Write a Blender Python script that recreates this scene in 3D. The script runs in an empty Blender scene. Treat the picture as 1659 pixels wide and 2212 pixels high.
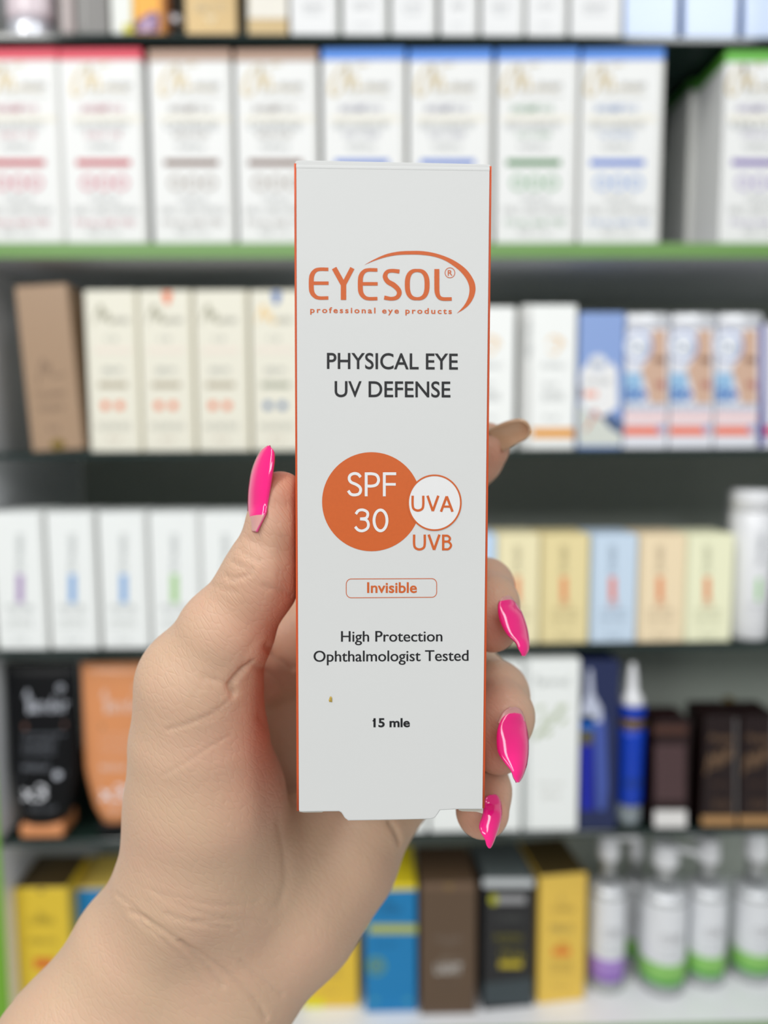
import bpy, bmesh, math, random
import numpy as np
from mathutils import Vector, Matrix, noise
from mathutils.bvhtree import BVHTree

# ------------------------------------------------------------------ camera, world, lights, exposure
SC = bpy.context.scene
COL = SC.collection
F = 1662.0                      # focal length in pixels of the 1659 x 2212 frame
CX, CY = 829.5, 1106.0
CAM_LOC = Vector((0.0, 0.0, 1.45))
YAW, PITCH, ROLL = math.radians(1.24), math.radians(6.0), math.radians(-0.30)
CAM_ROT = (Matrix.Rotation(-YAW, 3, 'Z') @ Matrix.Rotation(math.pi / 2 - PITCH, 3, 'X') @ Matrix.Rotation(ROLL, 3, 'Z'))
cam_data = bpy.data.cameras.new('camera')
cam = bpy.data.objects.new('camera', cam_data); COL.objects.link(cam)
cam.matrix_world = Matrix.Translation(CAM_LOC) @ CAM_ROT.to_4x4()
cam_data.sensor_fit = 'VERTICAL'; cam_data.sensor_height = 24.0
cam_data.lens = F / 2212.0 * 24.0
cam_data.clip_start = 0.01; cam_data.clip_end = 50
cam_data.dof.use_dof = True
cam_data.dof.focus_distance = 0.1475
cam_data.dof.aperture_fstop = 5.5
SC.camera = cam

SC.view_settings.view_transform = 'Standard'
SC.view_settings.look = 'None'
SC.view_settings.gamma = 1.0
SC.view_settings.use_curve_mapping = False
SC.view_settings.exposure = 0.0

world = bpy.data.worlds.new('world'); SC.world = world; world.use_nodes = True
world.node_tree.nodes['Background'].inputs[0].default_value = (0.93, 0.97, 1.0, 1)
world.node_tree.nodes['Background'].inputs[1].default_value = 0.31

def area(name, loc, target, sx, sy, power, col=(1, 1, 1)):
    l = bpy.data.lights.new(name, 'AREA'); l.shape = 'RECTANGLE'; l.size = sx; l.size_y = sy
    l.energy = power; l.color = col
    o = bpy.data.objects.new(name, l); COL.objects.link(o); o.location = loc
    o.rotation_euler = (Vector(target) - Vector(loc)).to_track_quat('-Z', 'Y').to_euler()
    return o
# ceiling strip lights of the shop
area('ceiling_light', (-0.9, -0.6, 2.75), (-0.3, 0.2, 1.0), 0.4, 1.6, 23, (1.0, 0.985, 0.95))
area('ceiling_light', (0.85, -0.7, 2.75), (0.4, 0.3, 0.9), 0.35, 1.6, 13, (0.97, 0.99, 1.0))
area('ceiling_light', (-0.4, -2.5, 2.65), (0.0, 0.5, 1.0), 2.4, 0.5, 32, (1.0, 1.0, 1.0))

# ------------------------------------------------------------------ pixel <-> place helpers
def ray(px, py):
    return CAM_ROT @ Vector(((px - CX) / F, -(py - CY) / F, -1.0))
def P(px, py, d_mm):
    return CAM_LOC + ray(px, py) * (d_mm / 1000.0)
def hit_y(px, py, y):
    r = ray(px, py); return CAM_LOC + r * ((y - CAM_LOC.y) / r.y)
def hit_z(px, py, z):
    r = ray(px, py); return CAM_LOC + r * ((z - CAM_LOC.z) / r.z)
def hit_plane(px, py, p0, n):
    r = ray(px, py); return CAM_LOC + r * ((p0 - CAM_LOC).dot(n) / r.dot(n))

# ------------------------------------------------------------------ materials
def lin(c):
    return tuple(((v / 255.0) / 12.92 if v / 255.0 <= 0.04045 else ((v / 255.0 + 0.055) / 1.055) ** 2.4) for v in c)
MATS = {}
def mat(name, rgb, rough=0.5, metal=0.0, spec=0.5, coat=0.0, trans=0.0, ior=1.45, var=0.04, vscale=60.0, bump=0.0, bscale=400.0):
    if name in MATS: return MATS[name]
    m = bpy.data.materials.new(name); m.use_nodes = True; nt = m.node_tree
    b = nt.nodes['Principled BSDF']
    c = lin(rgb)
    tc = nt.nodes.new('ShaderNodeTexCoord')
    nz = nt.nodes.new('ShaderNodeTexNoise'); nz.inputs['Scale'].default_value = vscale; nz.inputs['Detail'].default_value = 3
    nt.links.new(tc.outputs['Object'], nz.inputs['Vector'])
    mx = nt.nodes.new('ShaderNodeMix'); mx.data_type = 'RGBA'
    mx.inputs[6].default_value = (c[0] * (1 - var), c[1] * (1 - var), c[2] * (1 - var), 1)
    mx.inputs[7].default_value = (min(1, c[0] * (1 + var)), min(1, c[1] * (1 + var)), min(1, c[2] * (1 + var)), 1)
    nt.links.new(nz.outputs['Fac'], mx.inputs[0]); nt.links.new(mx.outputs[2], b.inputs['Base Color'])
    b.inputs['Roughness'].default_value = rough; b.inputs['Metallic'].default_value = metal
    b.inputs['Specular IOR Level'].default_value = spec; b.inputs['Coat Weight'].default_value = coat
    b.inputs['Coat Roughness'].default_value = 0.05
    b.inputs['Transmission Weight'].default_value = trans; b.inputs['IOR'].default_value = ior
    if bump > 0:
        n2 = nt.nodes.new('ShaderNodeTexNoise'); n2.inputs['Scale'].default_value = bscale; n2.inputs['Detail'].default_value = 4
        nt.links.new(tc.outputs['Object'], n2.inputs['Vector'])
        bp = nt.nodes.new('ShaderNodeBump'); bp.inputs['Strength'].default_value = bump; bp.inputs['Distance'].default_value = 0.0002
        nt.links.new(n2.outputs['Fac'], bp.inputs['Height']); nt.links.new(bp.outputs['Normal'], b.inputs['Normal'])
    MATS[name] = m
    return m
def ink(rgb, rough=0.55, metal=0.0):
    return mat('ink_%d_%d_%d%s' % (rgb[0], rgb[1], rgb[2], '_foil' if metal else ''), rgb, rough, metal)
def clear_mat(name, rgb, alpha, rough=0.05):
    """thin clear plastic or glass: see-through with a glossy skin"""
    if name in MATS: return MATS[name]
    m = bpy.data.materials.new(name); m.use_nodes = True; nt = m.node_tree
    b = nt.nodes['Principled BSDF']; b.inputs['Base Color'].default_value = (*lin(rgb), 1)
    b.inputs['Roughness'].default_value = rough
    t = nt.nodes.new('ShaderNodeBsdfTransparent'); t.inputs[0].default_value = (0.93, 0.96, 0.94, 1)
    mx = nt.nodes.new('ShaderNodeMixShader')
    fr = nt.nodes.new('ShaderNodeFresnel'); fr.inputs[0].default_value = 1.5
    ma = nt.nodes.new('ShaderNodeMath'); ma.operation = 'MAXIMUM'; ma.inputs[1].default_value = alpha
    nt.links.new(fr.outputs[0], ma.inputs[0]); nt.links.new(ma.outputs[0], mx.inputs[0])
    nt.links.new(t.outputs[0], mx.inputs[1]); nt.links.new(b.outputs[0], mx.inputs[2])
    nt.links.new(mx.outputs[0], nt.nodes['Material Output'].inputs[0])
    MATS[name] = m
    return m

# ------------------------------------------------------------------ object helpers
def tag(o, label=None, cat=None, group=None, kind=None):
    if label: o['label'] = label
    if cat: o['category'] = cat
    if group: o['group'] = group
    if kind: o['kind'] = kind
    return o
def empty(name, loc, rotz=0.0, label=None, cat=None, group=None, kind=None, parent=None):
    o = bpy.data.objects.new(name, None); COL.objects.link(o)
    o.empty_display_size = 0.02
    o.location = loc; o.rotation_euler = (0, 0, rotz)
    if parent: o.parent = parent
    return tag(o, label, cat, group, kind)
def link_mesh(name, me, parent=None, m=None):
    if m is not None and len(me.materials) == 0: me.materials.append(m)
    o = bpy.data.objects.new(name, me); COL.objects.link(o)
    if parent: o.parent = parent
    return o
def from_bm(name, bm, m, parent=None, smooth=False):
    me = bpy.data.meshes.new(name); bm.to_mesh(me); bm.free()
    for x in (m if isinstance(m, (list, tuple)) else [m]): me.materials.append(x)
    if smooth:
        for p in me.polygons: p.use_smooth = True
    return link_mesh(name, me, parent)
def bm_box(bm, x0, x1, y0, y1, z0, z1, bevel=0.0, seg=2):
    r = bmesh.ops.create_cube(bm, size=1.0)
    vs = r['verts']
    for v in vs:
        v.co.x = x0 + (v.co.x + 0.5) * (x1 - x0)
        v.co.y = y0 + (v.co.y + 0.5) * (y1 - y0)
        v.co.z = z0 + (v.co.z + 0.5) * (z1 - z0)
    if bevel > 0:
        es = list({e for v in vs for e in v.link_edges})
        bmesh.ops.bevel(bm, geom=es, offset=bevel, segments=seg, profile=0.5, affect='EDGES')
def box_obj(name, x0, x1, y0, y1, z0, z1, m, parent=None, bevel=0.0008):
    bm = bmesh.new(); bm_box(bm, x0, x1, y0, y1, z0, z1, bevel)
    return from_bm(name, bm, m, parent)
def lathe(name, prof, m, parent=None, n=32, loc=(0, 0), sx=1.0, sy=1.0):
    """prof: list of (radius, z)"""
    vs, fs = [], []
    for r, z in prof:
        for k in range(n):
            a = 2 * math.pi * k / n
            vs.append((loc[0] + r * sx * math.cos(a), loc[1] + r * sy * math.sin(a), z))
    for i in range(len(prof) - 1):
        for k in range(n):
            k2 = (k + 1) % n
            fs.append((i * n + k, i * n + k2, (i + 1) * n + k2, (i + 1) * n + k))
    fs.append(tuple(reversed(range(n)))); fs.append(tuple((len(prof) - 1) * n + k for k in range(n)))
    me = bpy.data.meshes.new(name); me.from_pydata(vs, [], fs); me.update()
    for p in me.polygons: p.use_smooth = len(p.vertices) == 4
    return link_mesh(name, me, parent, m)

# 2-D glyph meshes -> list of (verts2d, faces)
TEXT = {}
def text2d(s, bold=0.0, spacing=1.0, res=3):
    key = (s, bold, spacing)
    if key in TEXT: return TEXT[key]
    c = bpy.data.curves.new('type', 'FONT'); c.body = s; c.offset = bold; c.space_character = spacing; c.resolution_u = res
    o = bpy.data.objects.new('type', c); COL.objects.link(o)
    dg = bpy.context.evaluated_depsgraph_get()
    me = bpy.data.meshes.new_from_object(o.evaluated_get(dg))
    v = np.array([x.co[:2] for x in me.vertices]); f = [tuple(p.vertices) for p in me.polygons]
    bpy.data.objects.remove(o); bpy.data.curves.remove(c); bpy.data.meshes.remove(me)
    mn, mx = v.min(0), v.max(0)
    v = (v - mn) / np.maximum(mx - mn, 1e-6)
    TEXT[key] = (v, f)
    return TEXT[key]
def ribbon2d(pts, widths, smooth=True, closed=False, n=10):
    """stroke outline as a strip of quads; pts (x,y), widths full width"""
    p = [np.array(q, float) for q in pts]; w = list(widths) if hasattr(widths, '__len__') else [widths] * len(p)
    if smooth and len(p) > 2:
        q, ww = [], []
        m = len(p)
        rng = range(m if closed else m - 1)
        for i in rng:
            a = p[(i - 1) % m] if closed or i > 0 else 2 * p[0] - p[1]
            b, c = p[i], p[(i + 1) % m]
            d = p[(i + 2) % m] if closed or i + 2 < m else 2 * p[-1] - p[-2]
            for k in range(n):
                t = k / n
                q.append(0.5 * ((2 * b) + (c - a) * t + (2 * a - 5 * b + 4 * c - d) * t * t + (3 * b - a - 3 * c + d) * t ** 3))
                ww.append(w[i] * (1 - t) + w[(i + 1) % m] * t)
        if not closed: q.append(p[-1]); ww.append(w[-1])
        p, w = q, ww
    N = len(p); vs, fs = [], []
    for i in range(N):
        a = p[i - 1] if (i > 0 or closed) else p[i]
        c = p[(i + 1) % N] if (i < N - 1 or closed) else p[i]
        t = c - a; t = t / (np.linalg.norm(t) + 1e-9); nrm = np.array([-t[1], t[0]])
        k = 1.0
        if 0 < i < N - 1 or closed:
            t1 = p[i] - a; t1 = t1 / (np.linalg.norm(t1) + 1e-9)
            k = 1.0 / max(0.6, abs(np.dot(np.array([-t1[1], t1[0]]), nrm)))
        vs.append(p[i] + nrm * w[i] * 0.5 * k); vs.append(p[i] - nrm * w[i] * 0.5 * k)
    for i in range(N if closed else N - 1):
        j = (i + 1) % N
        fs.append((2 * i, 2 * i + 1, 2 * j + 1, 2 * j))
    return np.array(vs), fs
def circle_pts(cx, cy, rx, ry, n=48, a0=0.0, a1=2 * math.pi, end=False):
    m = n + (1 if end else 0)
    return [(cx + rx * math.cos(a0 + (a1 - a0) * k / n), cy + ry * math.sin(a0 + (a1 - a0) * k / n)) for k in range(m)]
def merge2d(parts):
    V, Fc, o = [], [], 0
    for v, f in parts:
        V.append(np.array(v)); Fc += [tuple(i + o for i in q) for q in f]; o += len(v)
    return np.vstack(V), Fc

# ------------------------------------------------------------------ the shelving unit
YF = 0.72            # front plane of the unit
DEPTH = 0.26
def shelf_top(px, py, y=YF): return hit_y(px, py, y).z
Z0 = shelf_top(830, 74)          # glass shelf at the top of the picture
Z1 = shelf_top(830, 524)         # thick green edged board
Z2 = shelf_top(830, 973)         # glass
Z3 = shelf_top(830, 1397)        # glass
Z4 = shelf_top(830, 1803)        # glass
Z5 = shelf_top(830, 2226)        # bottom board, white with green edge
ZTOP = Z0 + 0.24
XL = hit_y(22, 2205, YF).x       # inner face of the left side panel
XR = hit_y(2150, 1106, YF).x
white_board = mat('white_laminate', (240, 241, 244), 0.25, var=0.02, coat=0.2)
green_edge = mat('green_edge_band', (108, 150, 80), 0.35, var=0.06, vscale=25)
green_side = mat('bright_green_edge_band', (112, 168, 44), 0.4)
back_mat = mat('dark_grey_back_board', (176, 182, 172), 0.6)
under_mat = mat('grey_laminate', (180, 182, 188), 0.5)
glass_face = clear_mat('shelf_glass', (50, 70, 64), 0.04)
glass_edge = mat('dark_green_glass_edge', (22, 40, 38), 0.12, coat=0.6)

unit = empty('shelving_unit', ((XL + XR) / 2, YF, 0), 0, 'tall white shop shelving unit with green front edges and dark glass shelves', 'shelving')
UI = Vector(((XL + XR) / 2, YF, 0))
def ubox(name, x0, x1, y0, y1, z0, z1, m, bevel=0.0008, parent=unit):
    return box_obj(name, x0 - UI.x, x1 - UI.x, y0 - UI.y, y1 - UI.y, z0, z1, m, parent, bevel)
for s, x0, x1 in ((-1, XL - 0.018, XL), (1, XR, XR + 0.018)):
    sp = ubox('side_panel', x0, x1, YF + 0.0015, YF + DEPTH, 0.0, ZTOP, white_board)
    ubox('edge_band', x0, x1, YF - 0.0005, YF + 0.0014, 0.0, ZTOP, green_side, 0, sp)
ubox('back_panel', XL, XR, YF + DEPTH, YF + DEPTH + 0.008, 0.0, ZTOP, back_mat)
ubox('top_board', XL, XR, YF + 0.002, YF + DEPTH, ZTOP - 0.018, ZTOP, white_board)
T1 = 0.0135
b1 = ubox('shelf_board', XL, XR, YF + 0.002, YF + DEPTH - 0.001, Z1 - T1, Z1 - 0.0004, under_mat)
ubox('edge_band', XL, XR, YF - 0.001, YF + 0.0018, Z1 - T1, Z1 - 0.0004, green_edge, 0.0003, b1)
b5 = ubox('shelf_board', XL, XR, YF + 0.002, YF + DEPTH - 0.001, Z5 - 0.018, Z5 - 0.0004, white_board)
ubox('edge_band', XL, XR, YF - 0.001, YF + 0.0018, Z5 - 0.018, Z5 - 0.0004, green_edge, 0.0003, b5)
ubox('plinth', XL, XR, YF + 0.03, YF + 0.045, 0.0, 0.08, white_board)
for z in (Z0, Z2, Z3, Z4):
    bm = bmesh.new(); bm_box(bm, XL - UI.x, XR - UI.x, 0.0, DEPTH - 0.002, z - 0.0060, z - 0.0004, 0.0006, 1)
    for f in bm.faces: f.material_index = 0 if abs(f.normal.z) > 0.9 else 1
    from_bm('glass_shelf', bm, [glass_face, glass_edge], unit)

floor_m = mat('pale_floor_tile', (226, 224, 218), 0.3, var=0.05, vscale=3)
fl = box_obj('floor', -3, 3, -3.5, YF + DEPTH + 0.02, -0.05, -0.001, floor_m, None, 0); fl['kind'] = 'structure'
wl = box_obj('wall_back', -3, 3, YF + DEPTH + 0.02, YF + DEPTH + 0.12, -0.05, 3.0, mat('shop_wall_paint', (205, 206, 204), 0.7), None, 0); wl['kind'] = 'structure'

# ------------------------------------------------------------------ cartons
def front_local(root, px, py):
    """pixel -> local (x, z) on the front plane (local y = 0) of a carton"""
    mw = Matrix.Translation(root.location) @ Matrix.Rotation(root.rotation_euler.z, 4, 'Z')
    n = mw.to_3x3() @ Vector((0, 1, 0))
    h = hit_plane(px, py, root.location, n)
    l = mw.inverted() @ h
    return l.x, l.z
def print_obj(root, name, v2, f, m, lift=0.0003):
    vs = [(float(x), -lift, float(z)) for x, z in v2]
    me = bpy.data.meshes.new(name); me.from_pydata(vs, [], f); me.update()
    return link_mesh(name, me, root, m)
def mapped(root, v):    # pixel coordinates -> front plane
    return [front_local(root, x, y) for x, y in v]
def bar(root, x0, y0, x1, y1, rgb, name='stripe', lift=0.0003, metal=0.0, rough=0.5):
    return print_obj(root, name, mapped(root, [(x0, y1), (x1, y1), (x1, y0), (x0, y0)]), [(0, 1, 2, 3)], ink(rgb, rough, metal), lift)
def poly(root, pts, rgb, name='printed_shape', lift=0.0003, metal=0.0, rough=0.5):
    return print_obj(root, name, mapped(root, pts), [tuple(reversed(range(len(pts))))], ink(rgb, rough, metal), lift)
def disc(root, cx, cy, r, rgb, name='dot', lift=0.0004, ry=None):
    return poly(root, circle_pts(cx, cy, r, ry or r, 20), rgb, name, lift)
def strokes(root, lst, rgb, name='logo', lift=0.0005, metal=0.0, rough=0.5):
    parts = [ribbon2d(*a) for a in lst]
    v, f = merge2d(parts)
    return print_obj(root, name, mapped(root, v), f, ink(rgb, rough, metal), lift)
def text(root, s, x0, y0, x1, y1, rgb, bold=0.0, rot=0, name='lettering', lift=0.0004, metal=0.0, rough=0.5):
    v, f = text2d(s, bold, 1.0, 1)
    rgb = tuple(int(c * (0.88 if sum(rgb) > 330 else 1.0)) for c in rgb)
    if rot == 0: q = [(x0 + a * (x1 - x0), y1 - b * (y1 - y0)) for a, b in v]
    else: q = [(x0 + b * (x1 - x0), y0 + a * (y1 - y0)) if rot < 0 else (x1 - (1 - b) * (x1 - x0) , y1 - a * (y1 - y0)) for a, b in v]
    if rot > 0: q = [(x0 + (1 - b) * (x1 - x0), y1 - a * (y1 - y0)) for a, b in v]
    if rot < 0: q = [(x1 - (1 - b) * (x1 - x0), y0 + a * (y1 - y0)) for a, b in v]
    return print_obj(root, name, mapped(root, q), f, ink(rgb, rough, metal), lift)

def carton(x0, x1, ytop, ybot, z, rgb, label, group=None, yf=0.7225, depth=0.05, name='product_carton', side=None, lid=None, top=None,
           lid_px=14, strip=None, rough=0.42, yaw=0.0, coat=0.0, cat='box', metal=0.0, tuck=True):
    """x0,x1: left and right edge of the front at its base; z: height of the shelf it stands on"""
    xa, xb = x0, x1
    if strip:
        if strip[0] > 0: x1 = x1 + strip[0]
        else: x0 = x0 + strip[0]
    a = hit_y(x0, ybot, yf); b = hit_y(x1, ybot, yf)
    w = (b - a).x / math.cos(yaw)
    ht = hit_y((x0 + x1) / 2, ytop, yf).z - z
    root = empty(name, ((a.x + b.x) / 2, yf, z), yaw, label, cat, group)
    bm = bmesh.new(); lh = 0.0
    if lid: lh = abs(hit_y(x0, ytop, yf).z - hit_y(x0, ytop + lid_px, yf).z)
    bm_box(bm, -w / 2, w / 2, 0, depth, 0, ht - (lh if lid else 0), 0.0007, 1)
    mm = mat('card_%d_%d_%d_%d' % (*rgb, int(coat * 10)), rgb, rough, metal, coat=coat, var=0.015, bump=0.05)
    mats = [mm]
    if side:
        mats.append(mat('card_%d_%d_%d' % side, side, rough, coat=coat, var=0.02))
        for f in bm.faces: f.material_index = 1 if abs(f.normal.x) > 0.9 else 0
    from_bm('carton_body', bm, mats, root)
    if lid:
        bm = bmesh.new(); bm_box(bm, -w / 2, w / 2, 0, depth, ht - lh + 0.0001, ht, 0.0007, 1)
        from_bm('carton_lid', bm, mat('card_%d_%d_%d' % lid, lid, rough, var=0.02), root)
    elif tuck:   # the tucked top flap, its folded edge standing a little proud
        bm = bmesh.new(); bm_box(bm, -w / 2 + 0.001, w / 2 - 0.001, 0.0012, depth - 0.0015, ht, ht + 0.0008, 0.0003, 1)
        from_bm('top_flap', bm, mat('card_%d_%d_%d' % top, top, rough) if top else mm, root)
    if strip:   # tone of the shaded side face, painted along one edge of the front
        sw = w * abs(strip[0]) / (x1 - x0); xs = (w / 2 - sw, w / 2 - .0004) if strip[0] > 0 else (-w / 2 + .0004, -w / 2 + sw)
        print_obj(root, 'side_shade_strip', [(xs[0], .0005), (xs[1], .0005), (xs[1], ht - lh - .0005), (xs[0], ht - lh - .0005)], [(0, 1, 2, 3)], ink(strip[1]), .00015)
    return root, w, ht

# ---- row 1 : shampoo cartons on the green board
def shampoo(x0, x1, xt0, accent, lidc, label, bands=True, soft=None, ytop=97, ybot=522, group='white shampoo cartons on the green edged board', depth=0.062, yf=0.7235):
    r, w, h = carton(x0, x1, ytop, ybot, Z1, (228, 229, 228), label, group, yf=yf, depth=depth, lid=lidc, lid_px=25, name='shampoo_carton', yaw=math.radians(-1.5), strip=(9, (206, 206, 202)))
    tx = xt0 - 137
    g = (196, 182, 150); soft = tuple(int(c * .8) for c in soft) if soft else tuple(int(a * 0.55 + 236 * 0.45) for a in accent)
    # gold script logo
    strokes(r, [([(192 + tx, 140), (175 + tx, 150), (160 + tx, 175), (157 + tx, 198), (166 + tx, 206), (180 + tx, 192), (190 + tx, 160), (194 + tx, 140)], [2, 5, 8, 9, 6, 5, 7, 6]),
                ([(192 + tx, 140), (194 + tx, 165), (197 + tx, 197)], [7, 8, 5]),
                ([(197 + tx, 197), (204 + tx, 168), (212 + tx, 170), (212 + tx, 197)], [4, 6, 6, 5]),
                ([(212 + tx, 197), (220 + tx, 190), (250 + tx, 192), (278 + tx, 194)], [5, 4, 3, 2]),
                ([(205 + tx, 146), (222 + tx, 140), (238 + tx, 138)], [2, 4, 2])], g, 'logo', metal=0.25, rough=0.45)
    text(r, 'MEDIHERB', 232 + tx, 178, 286 + tx, 190, (172, 172, 168))
    bar(r, 190 + tx, 203, 287 + tx, 208, (208, 208, 204), 'printed_line')
    text(r, 'SHAMPOO', 175 + tx, 226, 268 + tx, 243, soft, 0.01)
    bar(r, 155 + tx, 250, 306 + tx, 262, (232, 228, 214), 'stripe', 0.0002)
    return r, tx, soft
def shampoo_lower(r, tx, accent, soft, l1, l2):
    text(r, l1, 163 + tx, 262, 280 + tx, 280, (170, 176, 178))
    text(r, l2, 185 + tx, 285, 262 + tx, 298, soft)
    text(r, 'VOLUME 200 ml', 190 + tx, 310, 252 + tx, 324, (176, 180, 180))
    bar(r, 165 + tx, 345, 282 + tx, 358, accent)
    for k in (0, 1, 2):
        strokes(r, [(circle_pts(190 + 36 * k + tx, 395, 14, 14, 16), 5, False, True)], soft, 'printed_ring')
    text(r, 'TRIPLE', 195 + tx, 424, 256 + tx, 437, (190, 194, 194))
    text(r, 'DAILY CARE FORMULA', 158 + tx, 446, 298 + tx, 462, (188, 190, 188))
    text(r, 'FOR ALL HAIR TYPES', 162 + tx, 474, 292 + tx, 488, soft)
    text(r, 'FREE OF SLS', 190 + tx, 496, 262 + tx, 508, (206, 208, 206))
RED, BRN, BLU, GRN, PUR = (186, 30, 60), (112, 78, 64), (48, 104, 200), (28, 118, 40), (112, 88, 168)
LR, LB, LBL, LG = (214, 58, 82), (170, 140, 122), (84, 140, 224), (100, 180, 66)
rows1 = [(-45, 135, -48, RED, LR, 'white shampoo carton with red lid band, at the left edge', None, 'COLOR PROTECT', 'DAILY USE', 104),
         (144, 312, 137, RED, LR, 'white shampoo carton with red lid band, second from the left', None, 'COLOR PROTECT', 'DAILY USE', 104),
         (333, 500, 327, BRN, LB, 'left one of the two brown banded white shampoo cartons', (212, 200, 190), 'CAFFEINE', 'REPAIR', 106),
         (516, 682, 508, BRN, LB, 'brown banded white shampoo carton partly behind the held box', (212, 200, 190), 'CAFFEINE', 'REPAIR', 106),
         (700, 868, 695, BLU, LBL, 'white shampoo carton with pale lilac lettering, left of the pair over the held box', (200, 198, 226), 'ANTI DANDRUFF', 'DRY HAIR', 104),
         (884, 1052, 880, BLU, LBL, 'white shampoo carton with pale lilac lettering, right of the pair over the held box', (200, 198, 226), 'ANTI DANDRUFF', 'DRY HAIR', 105),
         (1070, 1234, 1066, GRN, LBL, 'white shampoo carton with blue lid band and dark green stripe', None, 'ANTI DANDRUFF', 'OILY HAIR', 104),
         (1250, 1414, 1247, BLU, LBL, 'white shampoo carton with blue lid band and a blue stripe, beside the dark gap', None, 'ANTI DANDRUFF', 'NORMAL', 104),
         (1553, 1722, 1552, PUR, LG, 'white shampoo carton with green lid band and a purple stripe, at the right edge', None, 'KERATIN', 'STRONG', 109)]
for (x0, x1, xt, ac, lc, lab, soft, l1, l2, yt) in rows1:
    r, tx, sf = shampoo(x0, x1, xt, ac, lc, lab, soft=soft, ytop=yt)
    shampoo_lower(r, tx, ac, sf, l1, l2)
    if x0 > 1500: r.rotation_euler.z = 0
r, w_, h_ = carton(1560, 1720, 172, 514, Z1, (220, 220, 216), 'white shampoo carton with green lid, standing behind the purple striped one', 'white shampoo cartons on the green edged board',
                yf=0.785, depth=0.06, lid=(70, 130, 50), lid_px=22, name='shampoo_carton', tuck=False)
root_fix = r; root_fix.location.x = hit_y(1484, 400, 0.785).x + w_ / 2

# ---- row 0 : bottoms of the cartons on the top glass shelf
z = Z0
def top_carton(x0, x1, rgb, label, ytop=-170, **k):
    return carton(x0, x1, ytop, 72, z, rgb, label, **k)
GT = 'plain white cartons on the top glass shelf'
wh = [(628, 722, 'plain white top shelf carton beside the gold and white one'),
      (741, 828, 'second plain white carton from the left on the top shelf'),
      (846, 934, 'third plain white carton from the left on the top shelf'),
      (952, 1024, 'narrow fourth plain white carton from the left on the top shelf'),
      (1041, 1123, 'fifth plain white carton from the left on the top shelf'),
      (1138, 1216, 'sixth plain white carton from the left on the top shelf'),
      (1233, 1335, 'last plain white carton on the top shelf, beside the glossy pale blue ones')]
for i, (a, b, lab) in enumerate(wh):
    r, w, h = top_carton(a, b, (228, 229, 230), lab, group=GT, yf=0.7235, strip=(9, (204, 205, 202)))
    text(r, ('CREAM', 'SERUM', 'LOTION')[i % 3], a + 22, 6, b - 22, 20, (208, 210, 212))
    bar(r, a + 26, 50 if i % 2 else 26, b - 26, 54 if i % 2 else 32, (214, 216, 218), 'printed_line')
for i, (a, b, lab) in enumerate([(1347, 1462, 'glossy pale blue carton beside the last white one on the top shelf'),
                                 (1476, 1592, 'glossy pale blue carton, middle of the three on the top shelf'),
                                 (1605, 1722, 'glossy pale blue carton cut off at the top right corner')]):
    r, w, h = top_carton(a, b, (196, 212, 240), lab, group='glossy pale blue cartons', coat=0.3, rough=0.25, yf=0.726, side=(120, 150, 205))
    bar(r, a + 1, -160, a + 4, 80, (132, 160, 214), 'edge_strip')
r, w, h = top_carton(402, 512, (188, 162, 116), 'matte gold carton on the top shelf with pale lettering', rough=0.35, metal=0.3)
text(r, 'BEAUTY', 422, 8, 490, 26, (226, 210, 176)); poly(r, [(440, 34), (470, 34), (455, 52)], (216, 198, 160))
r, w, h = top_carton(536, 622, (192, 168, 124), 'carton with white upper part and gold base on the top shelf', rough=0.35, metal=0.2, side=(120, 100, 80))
bar(r, 537, -165, 621, 40, (226, 222, 212), 'white_panel')
r, w, h = top_carton(241, 290, (222, 224, 220), 'narrow white carton with yellow base beside the orange one', side=(220, 200, 80))
bar(r, 266, 52, 289, 71, (204, 196, 40), 'stripe'); bar(r, 283, -160, 289, 60, (216, 196, 110), 'edge_strip')
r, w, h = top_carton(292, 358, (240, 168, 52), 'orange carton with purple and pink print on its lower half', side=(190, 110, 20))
poly(r, [(294, 70), (294, 48), (312, 34), (328, 24), (343, 30), (343, 70)], (112, 82, 126), lift=0.0003)
poly(r, [(302, 68), (318, 40), (332, 38), (322, 68)], (196, 168, 196), lift=0.0005)
bar(r, 345, -160, 357, 71, (176, 112, 40), 'edge_strip')  # brownish side face drawn as a strip on the front
r, w, h = top_carton(166, 236, (112, 110, 108), 'plain dark grey carton on the top shelf', rough=0.3, coat=0.3)
bar(r, 178, -100, 184, 60, (150, 148, 146), 'printed_line')
r, w, h = top_carton(131, 162, (156, 142, 140), 'narrow pinkish grey carton beside the silver capped tube')
bar(r, 140, -100, 146, 66, (196, 188, 188), 'printed_line')

silver = mat('brushed_silver', (222, 224, 232), 0.3, 0.55)
bright_silver = mat('bright_silver_plastic', (236, 238, 242), 0.3, 0.3, coat=0.4)
pinkwhite = mat('pinkish_white_plastic', (222, 208, 214), 0.3, coat=0.4)
dark_plastic = mat('dark_grey_plastic', (62, 62, 60), 0.25, coat=0.5)
def stand(px0, px1, y, zz):
    py = min(((Z0, 60), (Z3, 1300), (Z4, 1700), (Z5, 2080)), key=lambda q: abs(q[0] - zz))[1]
    a, b = hit_y(px0, py, y), hit_y(px1, py, y)
    return (a.x + b.x) / 2, abs(b.x - a.x) / 2
cx, rr = stand(20, 120, 0.755, z)
t = empty('cosmetic_tube', (cx, 0.755, z), 0, 'pinkish white tube standing on a round silver cap at the top left', 'tube')
lathe('cap', [(rr * .98, 0), (rr, .002), (rr, .014), (rr * .93, .020), (rr * .6, .022)], silver, t)
lathe('tube_body', [(rr * 1.0, .0225), (rr * 1.05, .03), (rr * 1.02, .07), (rr * .9, .11)], pinkwhite, t, sy=0.7)
cx, rr = stand(356, 400, 0.75, z)
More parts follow.
